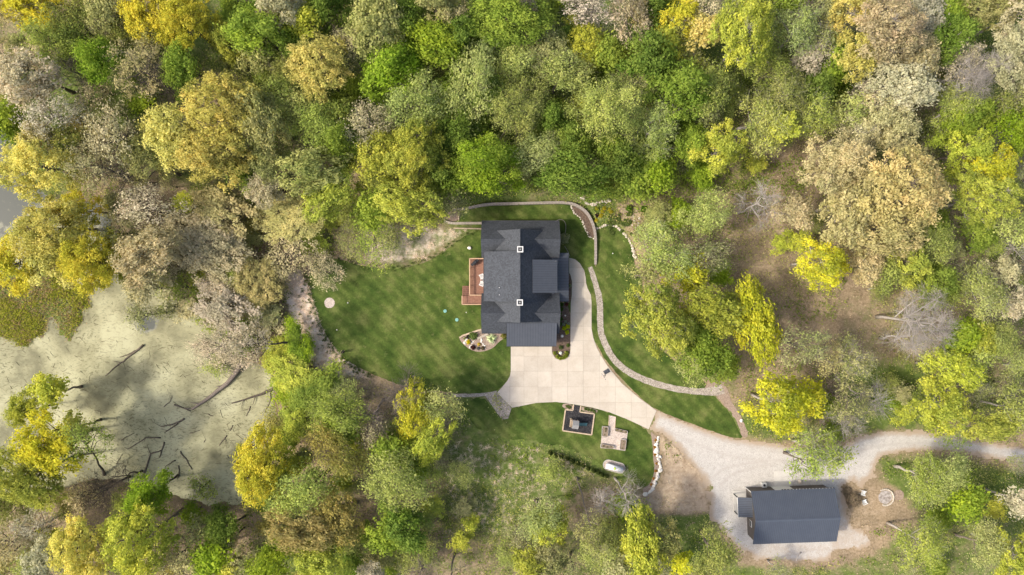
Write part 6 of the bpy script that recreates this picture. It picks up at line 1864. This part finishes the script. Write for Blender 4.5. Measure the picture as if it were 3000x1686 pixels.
def woods(d=1.0):
    return lambda px, py, x, y: clear_of(x, y, d) & (sd_poly(x, y, POND_W) > .3)
isl = lambda x, y: sd_poly(x, y, ISLE_W) < -.2
scatter('marsh_sedge', 1500, lambda px, py, x, y, u: isl(x, y) & (u < .15 + sstep(.45, .6, N2.fbm(x * .2, y * .2, 3))), 'yellow green sedge on the marsh tongue in the pond', 'sedge', (.36, .37, .05), lambda r, n: r.uniform(.1, .5, n), .13, 9, .4, 51)
scatter('dead_sedge', 1400, lambda px, py, x, y, u: isl(x, y), 'brown dead sedge on the marsh tongue in the pond', 'sedge', (.36, .26, .13), lambda r, n: r.uniform(.1, .4, n), .12, 8, .4, 52)
BANK = W([(880, 790), (912, 860), (944, 960), (985, 1030), (1070, 1090), (1090, 1112), (1000, 1104), (930, 1090), (890, 1000), (870, 930), (840, 850), (850, 800)])
DRYS = [BANK, W([(1060, 690), (1340, 665), (1390, 685), (1310, 725), (1260, 755), (1150, 785), (1070, 770)]), W([(1320, 1290), (1480, 1300), (1640, 1330), (1760, 1400), (1650, 1480), (1480, 1560), (1300, 1560), (1290, 1400)])]
wf0 = woods(.5)
wf = lambda px, py, x, y: wf0(px, py, x, y) & np.logical_and.reduce([sd_poly(x, y, q) > -.2 for q in DRYS[:2]])
scatter('green_undergrowth', 9500, lambda px, py, x, y, u: wf(px, py, x, y) & (u < np.where((px > 1000) & (px < 2350) & (py < 560), 1., .30) * sstep(.38, .6, N1.fbm(x * .11 + 3, y * .11, 3))), 'low green undergrowth spread under the trees', 'undergrowth', (.22, .28, .05), lambda r, n: r.uniform(.2, 1.6, n), .15, 11, .42, 41)
scatter('olive_undergrowth', 9500, lambda px, py, x, y, u: wf(px, py, x, y) & (u < sstep(.40, .62, N2.fbm(x * .10 + 7, y * .10, 3))), 'yellowish olive undergrowth spread under the trees', 'undergrowth', (.40, .40, .12), lambda r, n: r.uniform(.3, 2.2, n), .13, 9, .55, 42)
scatter('brown_brush', 6500, lambda px, py, x, y, u: wf(px, py, x, y) & (u < .25 + .75 * sstep(.42, .6, N3.fbm(x * .12 + 1, y * .12, 3))), 'tan dead brush and leaf scraps on the wood floor', 'brush', (.46, .37, .245), lambda r, n: r.uniform(.1, 1.2, n), .12, 8, .6, 43)
def blades(name, pts, label, cat, color, n_each, h, lean, wd, seed, mat=None):
    r = random.Random(seed); C = []
    V = []; F = []; T = []
    for (x, y) in pts:
        z = gz(x, y) if len(pts) < 700 else None
        zz = z if z is not None else 0
        t0 = r.random()
        for k in range(n_each):
            a_ = r.random() * 6.283; L = h * r.uniform(.6, 1.3); ln = lean * r.uniform(.5, 1.3)
            d = Vector((math.cos(a_), math.sin(a_), 0)); s = Vector((-d.y, d.x, 0)) * wd
            b = Vector((x + r.gauss(0, .1), y + r.gauss(0, .1), zz)); m_ = b + d * ln * .4 + Vector((0, 0, L * .75)); e = b + d * ln + Vector((0, 0, L))
            o = len(V); V += [b - s, b + s, m_ + s * .8, m_ - s * .8, e]; F += [(o, o + 1, o + 2, o + 3), (o + 3, o + 2, o + 4)]; T += [.5 * t0 + .5 * r.random()] * 2
    me = bpy.data.meshes.new(name); me.from_pydata([tuple(v) for v in V], [], F)
    me.attributes.new('tint', 'FLOAT', 'FACE').data.foreach_set('value', np.array(T, np.float32))
    me.materials.append(M['leaf'])
    o = link(name, me); o.color = tuple(color) + (1,)
    tag(o, label, cat, kind='stuff')
def inside_pts(polys, n, seed):
    r = random.Random(seed); out = []
    ar = [max(1, (max(p[0] for p in q) - min(p[0] for p in q)) * (max(p[1] for p in q) - min(p[1] for p in q))) for q in polys]
    while len(out) < n:
        q = r.choices(polys, ar)[0]
        x = r.uniform(min(p[0] for p in q), max(p[0] for p in q)); y = r.uniform(min(p[1] for p in q), max(p[1] for p in q))
        if sd_poly(np.array([x]), np.array([y]), q)[0] < 0 and clear_of(np.array([x]), np.array([y]), .1)[0]: out.append((x, y))
    return out
blades('dry_grass', inside_pts(DRYS[1:], 330, 4) + inside_pts([BANK], 360, 5), 'flattened straw coloured dead grass on the banks', 'grass', (.80, .67, .53), 12, .18, .6, .022, 8)
fr_pts = []
for a_ in resample(smooth_poly(W([(903, 800), (910, 865), (924, 911), (941, 962), (958, 993), (980, 1025), (1003, 1053), (1035, 1073), (1072, 1089), (1100, 1103)]), 2, False), .38):
    for k in range(3): fr_pts.append((a_.x + random.gauss(-.2, .25) - (random.expovariate(1.1) if k == 2 else 0), a_.y + random.gauss(0, .25)))
for a_ in resample(smooth_poly(W([(1395, 678), (1356, 693), (1313, 728), (1266, 759), (1216, 778), (1146, 790), (1099, 784), (1045, 776), (1002, 761), (952, 752)]), 2, False), .5):
    fr_pts.append((a_.x + random.gauss(0, .2), a_.y + random.gauss(.15, .25)))
blades('grass_fringe', fr_pts[:690], 'dark green tall grass fringe along the big lawn edge', 'grass', (.13, .175, .045), 14, .30, .25, .028, 9)

# ------------------------------------------------------------------ person with the remote control
def person():
    b = P(1008.5, 1030.5)
    b.z = .024
    p = thing('person', 'person in black standing on the lawn edge by the straw bank holding a controller', 'person', b, R_(150))
    def skin(name, V, E, Rr, mat, sub=1):
        me = bpy.data.meshes.new(name); me.from_pydata(V, E, [])
        o = link(name, me, p, mat)
        md = o.modifiers.new('skin', 'SKIN'); md.use_smooth_shade = True
        for v, r in zip(me.skin_vertices[0].data, Rr): v.radius = (r, r) if not hasattr(r, '__len__') else r
        me.skin_vertices[0].data[0].use_root = True
        s = o.modifiers.new('sub', 'SUBSURF'); s.levels = sub; s.render_levels = sub
        return o
    # faces +x; arms bent, hands together in front
    V = [(0, 0, .95), (0, 0, 1.15), (0, 0, 1.38), (.01, 0, 1.50), (.02, 0, 1.57), (.045, 0, 1.66), (.035, 0, 1.76)]
    E = [(0, 1), (1, 2), (2, 3), (3, 4), (4, 5), (5, 6)]
    Rr = [(.15, .11), (.14, .10), (.17, .11), .06, .055, (.075, .095), (.06, .07)]
    def chain(start, pts, rs):
        prev = start
        for q, r in zip(pts, rs):
            V.append(q); Rr.append(r); E.append((prev, len(V) - 1)); prev = len(V) - 1
        return prev
    for s in (-1, 1):
        hnd = chain(2, [(0, s * .20, 1.42), (.03, s * .26, 1.14), (.26, s * .15, 1.12), (.32, s * .11, 1.13)], [.06, .048, .036, .03])
        for k in range(4):
            a_ = -.03 + .02 * k
            chain(hnd, [(.37, s * (.10 + a_), 1.14 - .004 * k), (.40, s * (.075 + a_), 1.12)], [.010, .008])
        chain(hnd, [(.33, s * .075, 1.16), (.36, s * .05, 1.165)], [.011, .009])
        chain(0, [(0, s * .10, .88), (.02, s * .12, .50), (0, s * .13, .09), (.12, s * .14, .04)], [.085, .058, .042, .035])
    V.append((.14, 0, 1.655)); Rr.append(.014); E.append((5, len(V) - 1))      # nose
    skin('body', V, E, Rr, M['skin'])
    JV = [(0, 0, .92), (0, 0, 1.15), (0, 0, 1.40), (.005, 0, 1.49)]; JE = [(0, 1), (1, 2), (2, 3)]; JR = [(.175, .135), (.165, .125), (.195, .135), .08]
    for s in (-1, 1):
        k = len(JV); JV += [(0, s * .20, 1.43), (.03, s * .265, 1.14), (.25, s * .155, 1.12)]; JE += [(2, k), (k, k + 1), (k + 1, k + 2)]; JR += [.078, .066, .05]
    skin('jacket', JV, JE, JR, M['cloth'])
    TV = [(0, 0, .93)]; TE = []; TR = [(.165, .125)]
    for s in (-1, 1):
        k = len(TV); TV += [(0, s * .10, .86), (.02, s * .12, .50), (0, s * .13, .10)]; TE += [(0, k), (k, k + 1), (k + 1, k + 2)]; TR += [.10, .075, .06]
    skin('trousers', TV, TE, TR, M['cloth'])
    for s in (-1, 1): MB().box((.06, s * .135, .04), (.28, .10, .09)).build('shoe', M['black'], p)
    bm = bmesh.new(); bmesh.ops.create_icosphere(bm, subdivisions=3, radius=.112)
    bmesh.ops.delete(bm, geom=[v for v in bm.verts if v.co.z < -.02 and v.co.x > .0 or v.co.z < -.08 or (v.co.x > .06 and v.co.z < .05)], context='VERTS')
    for v in bm.verts: v.co = Vector((v.co.x + .025, v.co.y * .85, v.co.z * 1.0 + 1.71))
    me = bpy.data.meshes.new('hair'); bm.to_mesh(me); bm.free(); link('hair', me, p, M['hair'])
    c = thing('remote_controller', 'black remote controller held in both hands by the person', 'controller', (b.x + .36 * math.cos(R_(150)), b.y + .36 * math.sin(R_(150)), b.z + 1.12), R_(150))
    MB().box((0, 0, 0), (.11, .17, .05)).build('body', M['black'], c)
    MB().box((.06, 0, .06), (.02, .15, .09)).build('screen', M['glass'], c)
    for s in (-1, 1):
        MB().tube([(-.01, s * .05, .02), (-.01, s * .05, .05)], .008, 6).build('stick', M['black'], c)
person()
